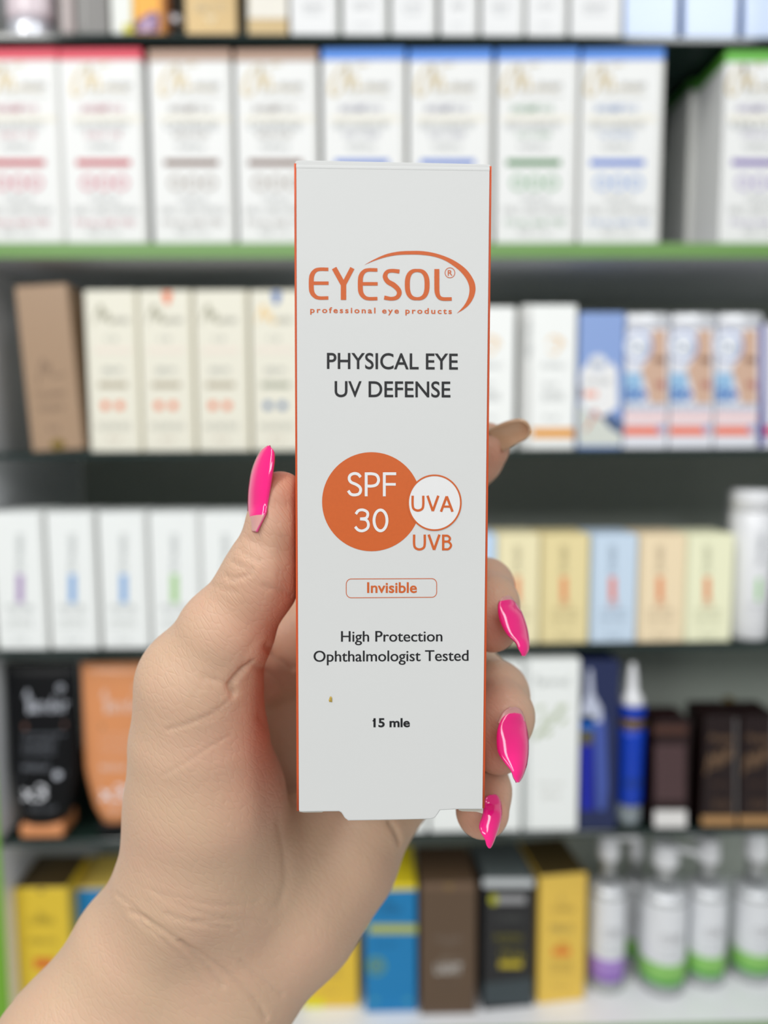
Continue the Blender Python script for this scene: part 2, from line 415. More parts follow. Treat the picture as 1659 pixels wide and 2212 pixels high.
t = empty('cosmetic_bottle', (cx, 0.75, z), 0, 'slim dark grey bottle with a shiny metal ring, left of the gold carton', 'bottle')
lathe('bottle_body', [(rr * .9, 0), (rr, .003), (rr, .018), (rr * .8, .0185)], dark_plastic, t)
lathe('metal_ring', [(rr * 1.02, .0187), (rr * 1.12, .020), (rr * 1.12, .025), (rr * 1.0, .027)], silver, t)
lathe('cap', [(rr * .95, .0272), (rr * .95, .08), (rr * .9, .083)], dark_plastic, t)
cx, rr = stand(513, 533, 0.75, z)
t = empty('lipstick_tube', (cx, 0.75, z), 0, 'thin black cylinder standing between the gold cartons', 'tube')
lathe('tube_base', [(rr * .95, 0), (rr, .001), (rr, .022)], dark_plastic, t, 20)
lathe('tube_cap', [(rr * .92, .0222), (rr * .92, .075), (rr * .85, .077)], dark_plastic, t, 20)

# ---- row 2 : on the second glass shelf
r, w, h = carton(70, 181, 620, 975, Z2, (168, 140, 114), 'tall glossy tan carton leaning beside the side panel', yf=0.7225, coat=0.5, rough=0.3, depth=0.045)
r.rotation_euler.y = math.radians(-3.2); r.location.z += w / 2 * math.sin(math.radians(3.2)) + .0003
strokes(r, [([(90, 830), (98, 790), (104, 775), (108, 805), (116, 785), (122, 812), (150, 808)], 3)], (140, 116, 96))
text(r, 'COLLAGEN', 82, 846, 146, 856, (120, 98, 82)); text(r, 'FACE SERUM', 90, 876, 142, 886, (140, 118, 100))
text(r, '30 ml', 106, 920, 130, 930, (120, 100, 90)); disc(r, 126, 960, 15, (120, 98, 20), 'sticker', ry=11)
cream = (230, 227, 212)
for k, (x0, x1, acc, tri, lab) in enumerate([
        (196, 302, (232, 118, 72), None, 'cream carton with two orange dots, nearest to the tan carton'),
        (311, 418, (232, 118, 72), (232, 112, 60), 'cream carton with two orange dots and an orange mark at its top'),
        (428, 536, (232, 118, 72), None, 'cream carton with two orange dots, beside the one with blue dots'),
        (547, 655, (64, 110, 160), (50, 104, 176), 'cream carton with two blue dots and a blue mark, partly behind the held box')]):
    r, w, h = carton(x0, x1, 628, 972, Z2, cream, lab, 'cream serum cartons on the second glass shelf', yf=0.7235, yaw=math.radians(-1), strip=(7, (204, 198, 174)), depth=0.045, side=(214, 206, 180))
    ox = x0 - 197
    g = (158, 156, 136) if k != 3 else (232, 200, 140)
    strokes(r, [([(203 + ox, 700), (213 + ox, 670), (220 + ox, 662), (224 + ox, 690), (232 + ox, 676), (238 + ox, 696), (250 + ox, 692)], [2, 5, 6, 5, 5, 4, 3])], g, 'logo', metal=0.4)
    text(r, 'MEDIHERB', 246 + ox, 686, 280 + ox, 698, (178, 178, 168))
    text(r, 'C 15', 228 + ox, 726, 254 + ox, 738, (170, 174, 172)); bar(r, 205 + ox, 750, 285 + ox, 762, (236, 224, 212), 'stripe')
    text(r, 'SERUM', 222 + ox, 794, 264 + ox, 806, (170, 176, 176))
    bar(r, 214 + ox, 826, 276 + ox, 837, (174, 164, 142) if k < 3 else (160, 164, 146))
    for q in (229, 260): disc(r, q + ox, 876, 9, acc)
    text(r, 'FACE AND NECK', 212 + ox, 914, 284 + ox, 928, (202, 204, 196)); text(r, '30 ml', 234 + ox, 944, 262 + ox, 952, (206, 176, 160))
    if tri: poly(r, [(237 + ox, 630), (257 + ox, 630), (254 + ox, 650), (247 + ox, 660), (240 + ox, 650)], tri)
for k, (x0, x1, lab) in enumerate([(1005, 1110, 'white carton with orange base stripe, mostly hidden behind the held box'),
                                   (1143, 1241, 'white carton with orange base stripe and grey vertical lettering')]):
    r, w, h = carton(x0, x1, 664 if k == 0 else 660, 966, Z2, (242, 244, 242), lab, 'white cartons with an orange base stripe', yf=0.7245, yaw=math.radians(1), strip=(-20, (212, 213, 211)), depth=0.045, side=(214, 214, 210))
    ox = x0 - 1143
    strokes(r, [([(1182 + ox, 740), (1192 + ox, 728), (1206 + ox, 732), (1208 + ox, 750), (1196 + ox, 764), (1184 + ox, 756)], [3, 5, 6, 5, 4, 3]), ([(1210 + ox, 730), (1220 + ox, 748)], [5, 3])], (240, 206, 160), 'logo')
    text(r, 'VITAMIN C', 1168 + ox, 784, 1224 + ox, 796, (204, 206, 206))
    text(r, 'SERUM', 1172 + ox, 826, 1204 + ox, 838, (214, 216, 216)); text(r, 'BRIGHTENING', 1172 + ox, 846, 1218 + ox, 866, (214, 216, 216)); text(r, '30 ml', 1174 + ox, 894, 1206 + ox, 908, (212, 214, 214))
    bar(r, 1149 + ox, 925, 1240 + ox, 946, (230, 158, 48))
    bar(r, 1143 + ox, 662, 1146 + ox, 964, (206, 206, 202), 'edge_strip')  # narrow grey strip down the left edge of the front
    if k == 1: text(r, 'NEUTRA', 1134, 690, 1148, 772, (176, 180, 180), rot=1)
r, w, h = carton(1248, 1343, 676, 963, Z2, (138, 164, 216), 'pale blue carton with a white lower picture beside the first face carton', yf=0.7225, depth=0.045)
poly(r, [(1250, 860), (1256, 800), (1268, 786), (1284, 796), (1304, 796), (1322, 782), (1332, 800), (1334, 880), (1300, 900), (1262, 885)], (236, 236, 236), lift=0.0003)
poly(r, [(1249, 962), (1249, 872), (1280, 900), (1310, 900), (1342, 930), (1342, 962)], (210, 214, 206), lift=0.0003)
disc(r, 1291, 786, 21, (222, 226, 234), 'emblem'); text(r, 'Noa', 1278, 778, 1304, 796, (130, 144, 170), lift=0.0007)
text(r, 'SUNSCREEN', 1262, 818, 1318, 830, (190, 194, 196), lift=0.0006); bar(r, 1262, 845, 1290, 858, (240, 170, 150), 'stripe', 0.0006)
poly(r, [(1298, 898), (1320, 896), (1342, 912), (1342, 938), (1316, 924)], (70, 92, 130), lift=0.0005); bar(r, 1249, 834, 1256, 862, (60, 80, 120), 'printed_line', 0.0005)
strokes(r, [([(1284, 885), (1276, 910), (1264, 930)], 5), ([(1284, 885), (1296, 905)], 5)], (206, 120, 96), 'printed_figure', lift=0.0006)
for k, (x0, x1, lab) in enumerate([(1347, 1440, 'sunscreen carton with a printed face, beside the pale blue carton'),
                                   (1445, 1538, 'sunscreen carton with a printed face and 50, middle of the three'),
                                   (1543, 1636, 'sunscreen carton with a printed face and 50, beside the dark blue edge')]):
    r, w, h = carton(x0, x1, 708, 963, Z2, (224, 226, 234), lab, 'sunscreen cartons with a printed face', yf=0.7225, depth=0.04)
    ox = x0 - 1347
    poly(r, [(1410 + ox, 712), (1439 + ox, 712), (1439 + ox, 872), (1404 + ox, 872), (1396 + ox, 830), (1384 + ox, 800), (1402 + ox, 770)], (206, 172, 150), 'printed_face')
    poly(r, [(1410 + ox, 776), (1422 + ox, 770), (1438 + ox, 774), (1438 + ox, 784), (1420 + ox, 784)], (128, 92, 76), 'printed_eye', 0.0005)
    poly(r, [(1414 + ox, 828), (1428 + ox, 822), (1438 + ox, 826), (1438 + ox, 840), (1422 + ox, 838)], (176, 112, 104), 'printed_lips', 0.0005)
    disc(r, 1378 + ox, 748, 31, (120, 146, 206), 'emblem', 0.0004, ry=33); disc(r, 1376 + ox, 748, 27, (232, 236, 244), 'emblem', 0.0006, ry=29)
    text(r, 'Tess', 1356 + ox, 738, 1400 + ox, 760, (150, 166, 186), 0.01, lift=0.0008)
    bar(r, 1349 + ox, 806, 1386 + ox, 868, (150, 190, 224), 'blue_panel', 0.0004)
    text(r, '50', 1352 + ox, 838, 1398 + ox, 866, (58, 92, 180), 0.03, lift=0.0007)
    text(r, 'SPF PROTECTION', 1350 + ox, 876, 1434 + ox, 888, (150, 160, 200), lift=0.0006)
    bar(r, 1348 + ox, 892, 1439 + ox, 910, (240, 208, 208), 'stripe'); bar(r, 1348 + ox, 921, 1428 + ox, 940, (238, 112, 76))
    disc(r, 1428 + ox, 926, 9, (170, 160, 196), 'seal', 0.0006)
    # shiny silver tube lying across the top of the carton
    c = hit_y((x0 + x1) / 2, 690, 0.735); half = w * 0.52
    tb = empty('silver_tube', (c.x, 0.7295, Z2 + h + 0.0008), 0, ('left', 'middle', 'right')[k] + ' one of the three shiny silver bars lying on the face cartons', 'tube', 'silver bars on the face cartons')
    o = lathe('tube_barrel', [(.0052, -half * .94), (.0066, -half * .88), (.0068, 0), (.0066, half * .88), (.0052, half * .94)], bright_silver, tb, 20)
    o.rotation_euler = (0, math.pi / 2, 0); o.location = (0, 0, 0.0068)
    for sgn in (-1, 1):
        o = lathe('end_cap', [(.0036, 0), (.004, half * .05), (.002, half * .06)], silver, tb, 16)
        o.rotation_euler = (0, sgn * math.pi / 2, 0); o.location = (sgn * half * .94, 0, 0.0068)
r, w, h = carton(1641, 1740, 700, 963, Z2, (222, 222, 232), 'carton with a dark blue left edge, at the right edge', yf=0.7225, depth=0.04, side=(50, 52, 150))
bar(r, 1641, 702, 1652, 962, (52, 54, 150), 'edge_strip'); bar(r, 1653, 921, 1735, 940, (226, 60, 70))

# ---- row 3
for k, (x0, x1, acc, lab) in enumerate([
        (-4, 99, (172, 146, 190), 'white carton with a purple bar, at the left edge of the photo'),
        (112, 209, (126, 170, 220), 'white carton with a blue bar, next to the purple barred one'),
        (223, 319, (126, 170, 220), 'white carton with a blue bar, next to the green barred one'),
        (331, 431, (164, 206, 138), 'white carton with a green bar, above the thumb base'),
        (441, 541, (200, 204, 206), 'white carton without a coloured bar, behind the thumb'),
        (551, 650, (200, 204, 206), 'white carton hidden behind the thumb and held box')]):
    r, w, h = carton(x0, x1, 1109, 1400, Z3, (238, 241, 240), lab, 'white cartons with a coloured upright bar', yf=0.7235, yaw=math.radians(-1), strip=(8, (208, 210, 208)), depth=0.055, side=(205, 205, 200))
    m_ = (x0 + x1) / 2 - 4
    text(r, 'DERMACEL', m_ - 8, 1154, m_ + 7, 1236, (188, 194, 194), rot=-1)
    if k < 4: bar(r, m_ - 8, 1240, m_ + 8, 1302, acc)
    text(r, 'MOISTURE', m_ - 28, 1306, m_ + 28, 1320, (196, 200, 200)); text(r, 'repair cream', m_ - 24, 1326, m_ + 24, 1332, (206, 210, 210))
    text(r, 'FOR FACE', m_ - 26, 1338, m_ + 26, 1345, (190, 196, 192)); text(r, 'dermatologist care', m_ - 30, 1350, m_ + 30, 1358, (196, 200, 198)); text(r, '50 ml', m_ - 14, 1376, m_ + 14, 1386, (210, 214, 214))
for k, (x0, x1, rgb, lab) in enumerate([
        (990, 1070, (196, 220, 246), 'pale blue carton showing only a sliver beside the held box'),
        (1076, 1163, (242, 232, 190), 'cream yellow carton behind the middle finger nail'),
        (1171, 1269, (236, 220, 166), 'deeper yellow carton between the cream one and the pale blue one'),
        (1278, 1372, (204, 222, 240), 'pale blue carton between the yellow and peach ones'),
        (1380, 1475, (244, 224, 188), 'pale peach carton right of the blue one'),
        (1481, 1578, (242, 242, 208), 'pale greenish yellow carton beside the white bottle')]):
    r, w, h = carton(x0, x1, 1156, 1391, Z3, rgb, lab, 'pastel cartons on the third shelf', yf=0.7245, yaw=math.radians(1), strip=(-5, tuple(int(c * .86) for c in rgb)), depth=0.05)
    m_ = (x0 + x1) / 2 - 2
    acc = (232, 130, 108) if k in (0, 3) else (230, 146, 98)
    tc_ = tuple(int(c * 0.83) for c in rgb)
    text(r, 'DERMACEL', m_ - 8, 1178, m_ + 8, 1240, tc_, rot=-1)
    bar(r, m_ - 7, 1246, m_ + 7, 1296, acc); text(r, 'SPF', m_ - 10, 1298, m_ + 12, 1312, acc)
    text(r, 'SUNSCREEN', m_ - 30, 1316, m_ + 30, 1324, tc_); text(r, 'TINTED CREAM', m_ - 29, 1332, m_ + 29, 1338, tc_); text(r, 'light beige', m_ - 26, 1344, m_ + 26, 1350, tc_)
    text(r, '50 ml', m_ - 14, 1368, m_ + 14, 1378, tc_)
white_pl = mat('white_plastic', (234, 235, 238), 0.3, coat=0.3, var=0.01)
def wrap_text(parent, s, rad, z0, z1, a0, a1, rgb, rot=0, name='lettering'):
    """lettering bent round an upright cylinder; a0..a1 degrees, 0 faces the viewer"""
    v, f = text2d(s, 0.01, 1.0, 1); vs = []
    for a, b in v:
        if rot: u, t_ = b, 1 - a
        else: u, t_ = a, b
        th = math.radians(a0 + u * (a1 - a0)); zz = z0 + t_ * (z1 - z0)
        vs.append(((rad + .0003) * math.sin(th), -(rad + .0003) * math.cos(th), zz))
    me = bpy.data.meshes.new(name); me.from_pydata(vs, [], f); me.update()
    return link_mesh(name, me, parent, ink(rgb))
def wrap_panel(parent, rad, z0, z1, a0, a1, m, name='label', n=24, lift=.0002):
    vs, fs = [], []
    for k in range(n + 1):
        th = math.radians(a0 + (a1 - a0) * k / n)
        for zz in (z0, z1): vs.append(((rad + lift) * math.sin(th), -(rad + lift) * math.cos(th), zz))
    for k in range(n): fs.append((2 * k, 2 * k + 2, 2 * k + 3, 2 * k + 1))
    me = bpy.data.meshes.new(name); me.from_pydata(vs, [], fs); me.update()
    for p in me.polygons: p.use_smooth = True
    return link_mesh(name, me, parent, m)
def lotion(px0, px1, y, label):
    cx, rr = stand(px0, px1, y, Z3)
    t = empty('lotion_bottle', (cx, y, Z3), 0, label, 'bottle', 'white capped bottles on the third shelf')
    H = hit_y(1610, 1062, y - rr).z - Z3
    lathe('bottle_body', [(rr * .93, 0), (rr, .002), (rr, H - .022), (rr * .96, H - .0205)], white_pl, t, 40)
    lathe('cap', [(rr * .95, H - .0203), (rr * .97, H - .003), (rr * .9, H), (rr * .5, H + .0005)], white_pl, t, 40)
    wrap_text(t, 'DERMACEL', rr, H - .072, H - .040, -8, 8, (150, 154, 158), 1)
    wrap_panel(t, rr, .040, .062, -6, 6, ink((150, 208, 128)), 'stripe')
    wrap_text(t, 'SHAMPOO', rr, .033, .037, -30, 30, (196, 198, 202)); wrap_text(t, 'for oily hair', rr, .025, .029, -30, 30, (200, 202, 206)); wrap_text(t, '250 ml', rr, .012, .016, -16, 16, (206, 208, 212))
lotion(1572, 1658, 0.745, 'white capped bottle with a green bar at the right edge')
lotion(1562, 1632, 0.845, 'white capped bottle standing behind the green barred one')

# ---- row 4
blackp = mat('black_glossy_plastic', (9, 10, 13), 0.4, spec=0.25)
orangep = mat('orange_brown_plastic', (214, 142, 92), 0.35, coat=0.2)
def sun_tube(px0, px1, pb0, pb1, m_body, m_cap, label, group, y=0.7425, dark=True, ox=0):
    """squeeze tube standing on its flip cap: wide flat crimp above, narrowing towards the round cap"""
    xa, hw = stand(px0, px1, y, Z4); _, hb = stand(pb0, pb1, y, Z4)
    H = hit_y(105, 1432, y).z - Z4; hc = hit_y(105, 1760, y).z - Z4
    t = empty('sunscreen_tube', (xa, y, Z4), 0, label, 'tube', group)
    ring = 28; prof = []
    for i in range(13):
        s = i / 12; zz = hc + (H - hc) * s
        ww = hb + (hw - hb) * min(1, s * 3.2) ** 0.6; dd = 0.019 * (1 - s) ** 0.8 + 0.0012
        prof.append((ww, dd, zz))
    vs, fs = [], []
    for ww, dd, zz in prof:
        for k in range(ring):
            a = 2 * math.pi * k / ring; c, s_ = math.cos(a), math.sin(a)
            vs.append((ww * math.copysign(abs(c) ** .8, c), dd * math.copysign(abs(s_) ** .9, s_), zz))
    for i in range(12):
        for k in range(ring):
            k2 = (k + 1) % ring; fs.append((i * ring + k, i * ring + k2, (i + 1) * ring + k2, (i + 1) * ring + k))
    fs.append(tuple(reversed(range(ring)))); fs.append(tuple(12 * ring + k for k in range(ring)))
    me = bpy.data.meshes.new('tube_body'); me.from_pydata(vs, [], fs); me.update()
    for p in me.polygons: p.use_smooth = len(p.vertices) == 4
    body = link_mesh('tube_body', me, t, m_body)
    bm = bmesh.new(); bm_box(bm, -hb * .98, hb * .98, -.019, .019, 0, hc - .0005, 0.003, 3); from_bm('flip_cap', bm, m_cap, t, False)
    # prints follow the front of the tube body
    bv = BVHTree.FromPolygons([Vector(v) for v in vs], fs)
    def onto(name, v2, f, rgb):
        out = []
        for px, py in v2:
            p = hit_y(px, py, y - 0.010) - Vector((xa, y, Z4))
            h = bv.ray_cast(Vector((p.x, -0.2, p.z)), Vector((0, 1, 0)))
            yy = h[0].y if h[0] is not None else -0.006
            out.append((p.x, yy - .0004, p.z))
        me = bpy.data.meshes.new(name); me.from_pydata(out, [], f); me.update()
        return link_mesh(name, me, body, ink(rgb))
    def tx(s, x0, y0, x1, y1, rgb):
        v, f = text2d(s, 0.0, 1.0, 1); onto('lettering', [(x0 + ox + a * (x1 - x0), y1 - b * (y1 - y0)) for a, b in v], f, rgb)
    def st(pts, w, rgb, name='printed_line'):
        v, f = ribbon2d(pts, w, n=8); onto(name, [(a + ox, b) for a, b in v], f, rgb)
    wh_ = (196, 200, 210) if dark else (226, 200, 188)
    st([(50, 1510), (56, 1496), (60, 1540), (66, 1530), (72, 1540)], 3, wh_, 'logo')
    tx('lander', 62, 1508, 144, 1540, wh_)
    v, f = ribbon2d(circle_pts(126, 1490, 6, 6, 12), 3, False, True); onto('printed_ring', [(a + ox, b) for a, b in v], f, wh_)
    st([(50, 1570), (140, 1566)], 11, (112, 76, 64) if dark else (150, 118, 84))
    for yy, e in ((1586, 138), (1600, 122), (1612, 120), (1624, 120)): tx('sun care body lotion', 50, yy - 4, e, yy + 4, (150, 155, 165) if dark else (230, 196, 176))
    tx('water', 50, 1645, 112, 1660, (120, 124, 132) if dark else wh_); st([(50, 1672), (146, 1668)], 4, (110, 114, 122) if dark else wh_)
    v, f = ribbon2d(circle_pts(128, 1670, 5, 5, 12), 6, False, True); onto('printed_ring', [(a + ox, b) for a, b in v], f, wh_)
    tx('x3', 52, 1688, 108, 1722, (236, 238, 244)); tx('150 ml', 72, 1732, 126, 1744, (110, 114, 120) if dark else wh_)
    return t
sun_tube(26, 178, 64, 158, blackp, orangep, 'black sun care tube standing on an orange cap', None)
sun_tube(188, 330, 236, 312, orangep, blackp, 'orange brown sun care tube standing on a black cap beside the hand', None, dark=False, ox=168)

for k, (x0, x1, yt, lab) in enumerate([(834, 922, 1434, 'white carton hidden behind the held box, its base seen below the box'),
                                       (929, 1022, 1434, 'white carton behind the little finger'),
                                       (1030, 1124, 1432, 'white carton behind the ring finger nail'),
                                       (1131, 1246, 1426, 'white carton printed with a green leafy sprig')]):
    r, w, h = carton(x0, x1, yt, 1796, Z4, (242, 245, 243), lab, 'tall white cartons on the fourth shelf', yf=0.7225, depth=0.05)
    if k == 3:
        bar(r, 1131, 1420, 1144, 1794, (214, 218, 216), 'edge_strip', 0.0002)  # shaded side face painted as a greyer strip on the front
        text(r, 'Favored', 1156, 1460, 1228, 1482, (190, 196, 192))
        lf = []
        for a, b, s in ((1168, 1530, 20), (1196, 1556, 18), (1214, 1530, 16), (1160, 1588, 18), (1186, 1580, 16), (1222, 1560, 12), (1178, 1606, 12)):
            lf.append((circle_pts(a, b, s * .5, s * .5, 7), 6, False, True))
        strokes(r, [([(1155, 1598), (1185, 1566), (1226, 1522)], 4)] + [([(a - 8, b + 8), (a, b), (a + 8, b - 6)], [3, 11, 2]) for a, b in ((1168, 1530), (1190, 1548), (1210, 1528), (1160, 1585), (1184, 1582), (1216, 1556), (1172, 1560))], (186, 198, 164), 'printed_sprig')
        text(r, 'body cream', 1162, 1690, 1218, 1700, (216, 214, 204)); text(r, '200 ml', 1170, 1712, 1208, 1724, (216, 214, 204))
r, w, h = carton(1250, 1330, 1430, 1800, Z4, (34, 44, 84), 'navy carton with a printed blue tube beside the leafy carton', yf=0.7225, depth=0.05, rough=0.4, side=(60, 70, 100))
poly(r, [(1256, 1536), (1262, 1512), (1268, 1500), (1270, 1446), (1278, 1446), (1282, 1498), (1300, 1530), (1300, 1560), (1256, 1560)], (190, 196, 216), 'printed_nozzle')
bar(r, 1254, 1546, 1284, 1576, (20, 100, 196), 'printed_tube'); bar(r, 1254, 1577, 1280, 1608, (92, 88, 70), 'printed_tube'); bar(r, 1254, 1609, 1282, 1750, (14, 30, 160), 'printed_tube')
poly(r, [(1282, 1540), (1300, 1530), (1308, 1560), (1312, 1700), (1306, 1750), (1290, 1750)], (70, 90, 170), 'printed_shadow', 0.0002)
bluep = mat('deep_blue_plastic', (2, 60, 184), 0.3); goldp = mat('old_gold_band', (122, 98, 24), 0.35, 0.4)
cx, rr = stand(1330, 1388, 0.74, Z4)
t = empty('blue_syringe_tube', (cx, 0.74, Z4), 0, 'blue tube with a white pointed nozzle and gold band', 'tube')
def zz(py): return hit_y(1360, py, 0.74 - rr).z - Z4
clear_pl = clear_mat('clear_plastic', (190, 200, 206), 0.35)
lathe('clear_base', [(rr * .8, 0), (rr * .85, .002), (rr * .85, zz(1746))], clear_pl, t)
lathe('tube_body', [(rr * .86, zz(1745)), (rr * .96, zz(1735)), (rr, zz(1600)), (rr, zz(1578))], bluep, t)
lathe('gold_band', [(rr * 1.01, zz(1577)), (rr * 1.01, zz(1558))], goldp, t)
lathe('tube_collar', [(rr, zz(1557)), (rr * .97, zz(1532)), (rr * .9, zz(1530))], bluep, t)
lathe('nozzle', [(rr * .9, zz(1529)), (rr * .8, zz(1515)), (rr * .45, zz(1502)), (rr * .36, zz(1470)), (rr * .22, zz(1442)), (rr * .1, zz(1440))], white_pl, t)
wrap_text(t, 'GEL LIFT', rr, zz(1700), zz(1684), -40, 40, (40, 70, 110))
maroon = (34, 14, 16)
r, w, h = carton(1411, 1484, 1558, 1790, Z4, maroon, 'small maroon carton with brown text panel and white sticker', yf=0.7225, depth=0.04, rough=0.35)
bar(r, 1411, 1566, 1484, 1586, (74, 44, 34)); bar(r, 1414, 1608, 1480, 1730, (74, 52, 54), 'text_panel', .0002)
for yy in range(1616, 1724, 14): text(r, 'ingredients and directions', 1418, yy, 1476, yy + 7, (116, 92, 92), lift=.0005)
bar(r, 1413, 1750, 1482, 1787, (226, 224, 222), 'sticker', .0005)
for k, (x0, x1, lab) in enumerate([(1514, 1590, 'maroon carton with gold script, left of the pair'), (1595, 1672, 'maroon carton with gold script, at the right edge')]):
    r, w, h = carton(x0, x1, 1549, 1791, Z4, (28, 12, 13), lab, 'maroon cartons with gold script', yf=0.7225, depth=0.045, rough=0.35)
    ox = x0 - 1514
    text(r, 'Argan', 1530 + ox, 1584, 1586 + ox, 1606, (118, 92, 70), .01, metal=.3)
    strokes(r, [([(1524 + ox, 1672), (1534 + ox, 1632), (1544 + ox, 1650), (1552 + ox, 1622), (1558 + ox, 1648), (1574 + ox, 1616), (1584 + ox, 1640)], [5, 8, 6, 8, 6, 8, 4]), ([(1524 + ox, 1660), (1560 + ox, 1650), (1586 + ox, 1616)], 4)], (120, 94, 72), 'logo', metal=.3)
    text(r, 'HAIR OIL', 1536 + ox, 1690, 1580 + ox, 1698, (90, 66, 54)); text(r, '60 ml', 1540 + ox, 1722, 1576 + ox, 1748, (104, 80, 62))
    bar(r, 1515 + ox, 1762, 1589 + ox, 1783, (170, 130, 84))
    bar(r, 1588 + ox, 1552, 1590 + ox, 1760, (150, 150, 150), 'edge_strip')
cx, rr = stand(1584, 1604, 0.80, Z4)
t = empty('gold_stopper_bottle', (cx, 0.83, Z4), 0, 'small bottle with an old gold stopper behind the maroon pair', 'bottle')
hh = hit_y(1594, 1505, 0.83).z - Z4
lathe('bottle_body', [(.014, 0), (.015, .003), (.015, hh - .022), (.008, hh - .014)], mat('brown_glass', (60, 44, 20), .15, coat=.6), t, 24)
lathe('stopper', [(.005, hh - .0138), (.006, hh - .004), (.003, hh)], goldp, t, 16)

# ---- row 5 : boxes stand on the white board, each at its own distance (found from where its base meets the board)
def floor_box(x0, x1, ytop, ybot, rgb, label, yaw=0.0, **k):
    yf = hit_z((x0 + x1) / 2, ybot, Z5).y
    return carton(x0, x1, ytop, ybot, Z5, rgb, label, yf=yf, yaw=yaw, **k)
yel = (226, 188, 62)
def sun_print(r, ox, oy=0, orange=(226, 128, 50)):
    strokes(r, [([(1214 + ox, 1930 + oy), (1208 + ox, 1944 + oy), (1222 + ox, 1944 + oy)], 3)], (206, 176, 90), 'logo')
    text(r, 'CLINERA', 1190 + ox, 1956 + oy, 1240 + ox, 1970 + oy, (198, 168, 84))
    text(r, 'SUNBLOCK', 1188 + ox, 1996 + oy, 1238 + ox, 2014 + oy, (176, 158, 100)); text(r, 'SPF', 1204 + ox, 2034 + oy, 1228 + ox, 2046 + oy, orange)
    bar(r, 1194 + ox, 2048 + oy, 1232 + ox, 2064 + oy, orange)
    for q in (2074, 2084, 2094): text(r, 'water resistant', 1190 + ox, q + oy, 1236 + ox, q + 7 + oy, (190, 164, 90))
    text(r, '50 g', 1198 + ox, 2126 + oy, 1228 + ox, 2136 + oy, (206, 176, 92))
r, w, h = floor_box(46, 160, 1918, 2206, (222, 190, 52), 'yellow sunblock carton at the left behind the forearm', depth=0.06, top=(70, 56, 30))  # dark top colour paints in the dark reflection on the flap
ox = 95 - 1214
for (s, a, b, c, d, cc) in (('CLINERA', 62, 1980, 118, 1996, (168, 148, 50)), ('SUNBLOCK', 60, 2026, 122, 2038, (170, 150, 60))): text(r, s, a, b, c, d, cc)
strokes(r, [([(90, 1966), (84, 1978), (98, 1978)], 3)], (168, 148, 50), 'logo'); bar(r, 74, 2070, 116, 2092, (214, 110, 40)); poly(r, [(80, 1921), (98, 1921), (89, 1930)], (110, 92, 40))
r, w, h = floor_box(166, 290, 1915, 2168, (22, 128, 190), 'blue carton at the left, mostly hidden by the wrist', depth=0.06, lid=(214, 186, 90), lid_px=7)
bar(r, 200, 2000, 280, 2012, (190, 176, 80)); text(r, 'SUNBLOCK', 190, 2040, 270, 2060, (200, 184, 80))
r, w, h = floor_box(655, 774, 1905, 2176, (228, 190, 60), 'yellow sunblock carton with its top behind the arm, left of the blue one', depth=0.06)
sun_print(r, 714 - 1214, 10); bar(r, 656, 2158, 700, 2176, (226, 218, 30), 'stripe')
r, w, h = floor_box(790, 900, 1912, 2186, (18, 124, 182), 'blue carton with a yellow lid and yellow stripe below the held box', depth=0.075, lid=(232, 208, 40), lid_px=12)
text(r, 'CLINERA', 812, 1956, 868, 1974, (24, 96, 140)); strokes(r, [([(840, 1936), (832, 1950), (850, 1950)], 3)], (24, 96, 140), 'logo')
bar(r, 797, 1997, 900, 2016, (176, 182, 84)); text(r, 'SUNBLOCK CREAM', 806, 2036, 856, 2044, (24, 104, 150))
strokes(r, [(circle_pts(813, 2086, 17, 17, 20), 5, False, True)], (110, 160, 104), 'printed_ring'); text(r, '50', 802, 2076, 824, 2096, (150, 172, 84), .02)
for a in (810, 880): disc(r, a, 2160, 8, (70, 156, 180), ry=5)
r, w, h = floor_box(908, 1027, 1908, 2191, (94, 74, 56), 'dark brown carton with small white lettering below the little finger', depth=0.07, side=(70, 56, 46))
poly(r, [(958, 1910), (982, 1910), (970, 1924)], (130, 104, 60)); bar(r, 911, 1909, 1024, 1922, (112, 88, 68), 'stripe', .0002)
text(r, 'ORGANIC', 936, 2020, 1002, 2034, (146, 130, 116)); text(r, 'SKIN', 952, 2036, 986, 2048, (120, 104, 90))
text(r, 'SPF 50', 950, 2066, 996, 2076, (170, 156, 140)); text(r, 'LIGHT', 940, 2080, 998, 2104, (206, 200, 194), .04)
for q in (2116, 2130): text(r, 'tinted cream', 944, q, 992, q + 7, (128, 110, 96))
r, w, h = floor_box(1043, 1152, 1898, 2178, (34, 34, 36), 'black carton with white top edge and yellow lettering', math.radians(5), depth=0.07, side=(40, 40, 42), top=(96, 104, 104))
bar(r, 1043, 1898, 1153, 1916, (196, 200, 202), 'stripe', .0002)
bar(r, 1070, 1934, 1136, 1952, (150, 150, 152), 'white_panel', .0002); disc(r, 1066, 1943, 9, (176, 176, 30), 'emblem', ry=12)
text(r, 'CLINERA', 1066, 1976, 1132, 1990, (84, 86, 84)); text(r, 'MATTIFYING', 1068, 2018, 1130, 2030, (132, 124, 28)); text(r, 'SUNBLOCK', 1074, 2032, 1126, 2040, (110, 104, 30))
text(r, 'UV 46', 1080, 2052, 1132, 2074, (150, 138, 30)); bar(r, 1078, 2076, 1128, 2090, (186, 166, 34))
poly(r, [(1045, 2124), (1151, 2112), (1151, 2170), (1045, 2170)], (60, 70, 74), 'grey_panel', .0002)
r, w, h = floor_box(1160, 1264, 1890, 2164, (232, 194, 84), 'yellow sunblock carton beside the pump bottles', math.radians(7), depth=0.07, top=(84, 70, 40))  # top flap coloured dark to imitate what it reflects
sun_print(r, 0)

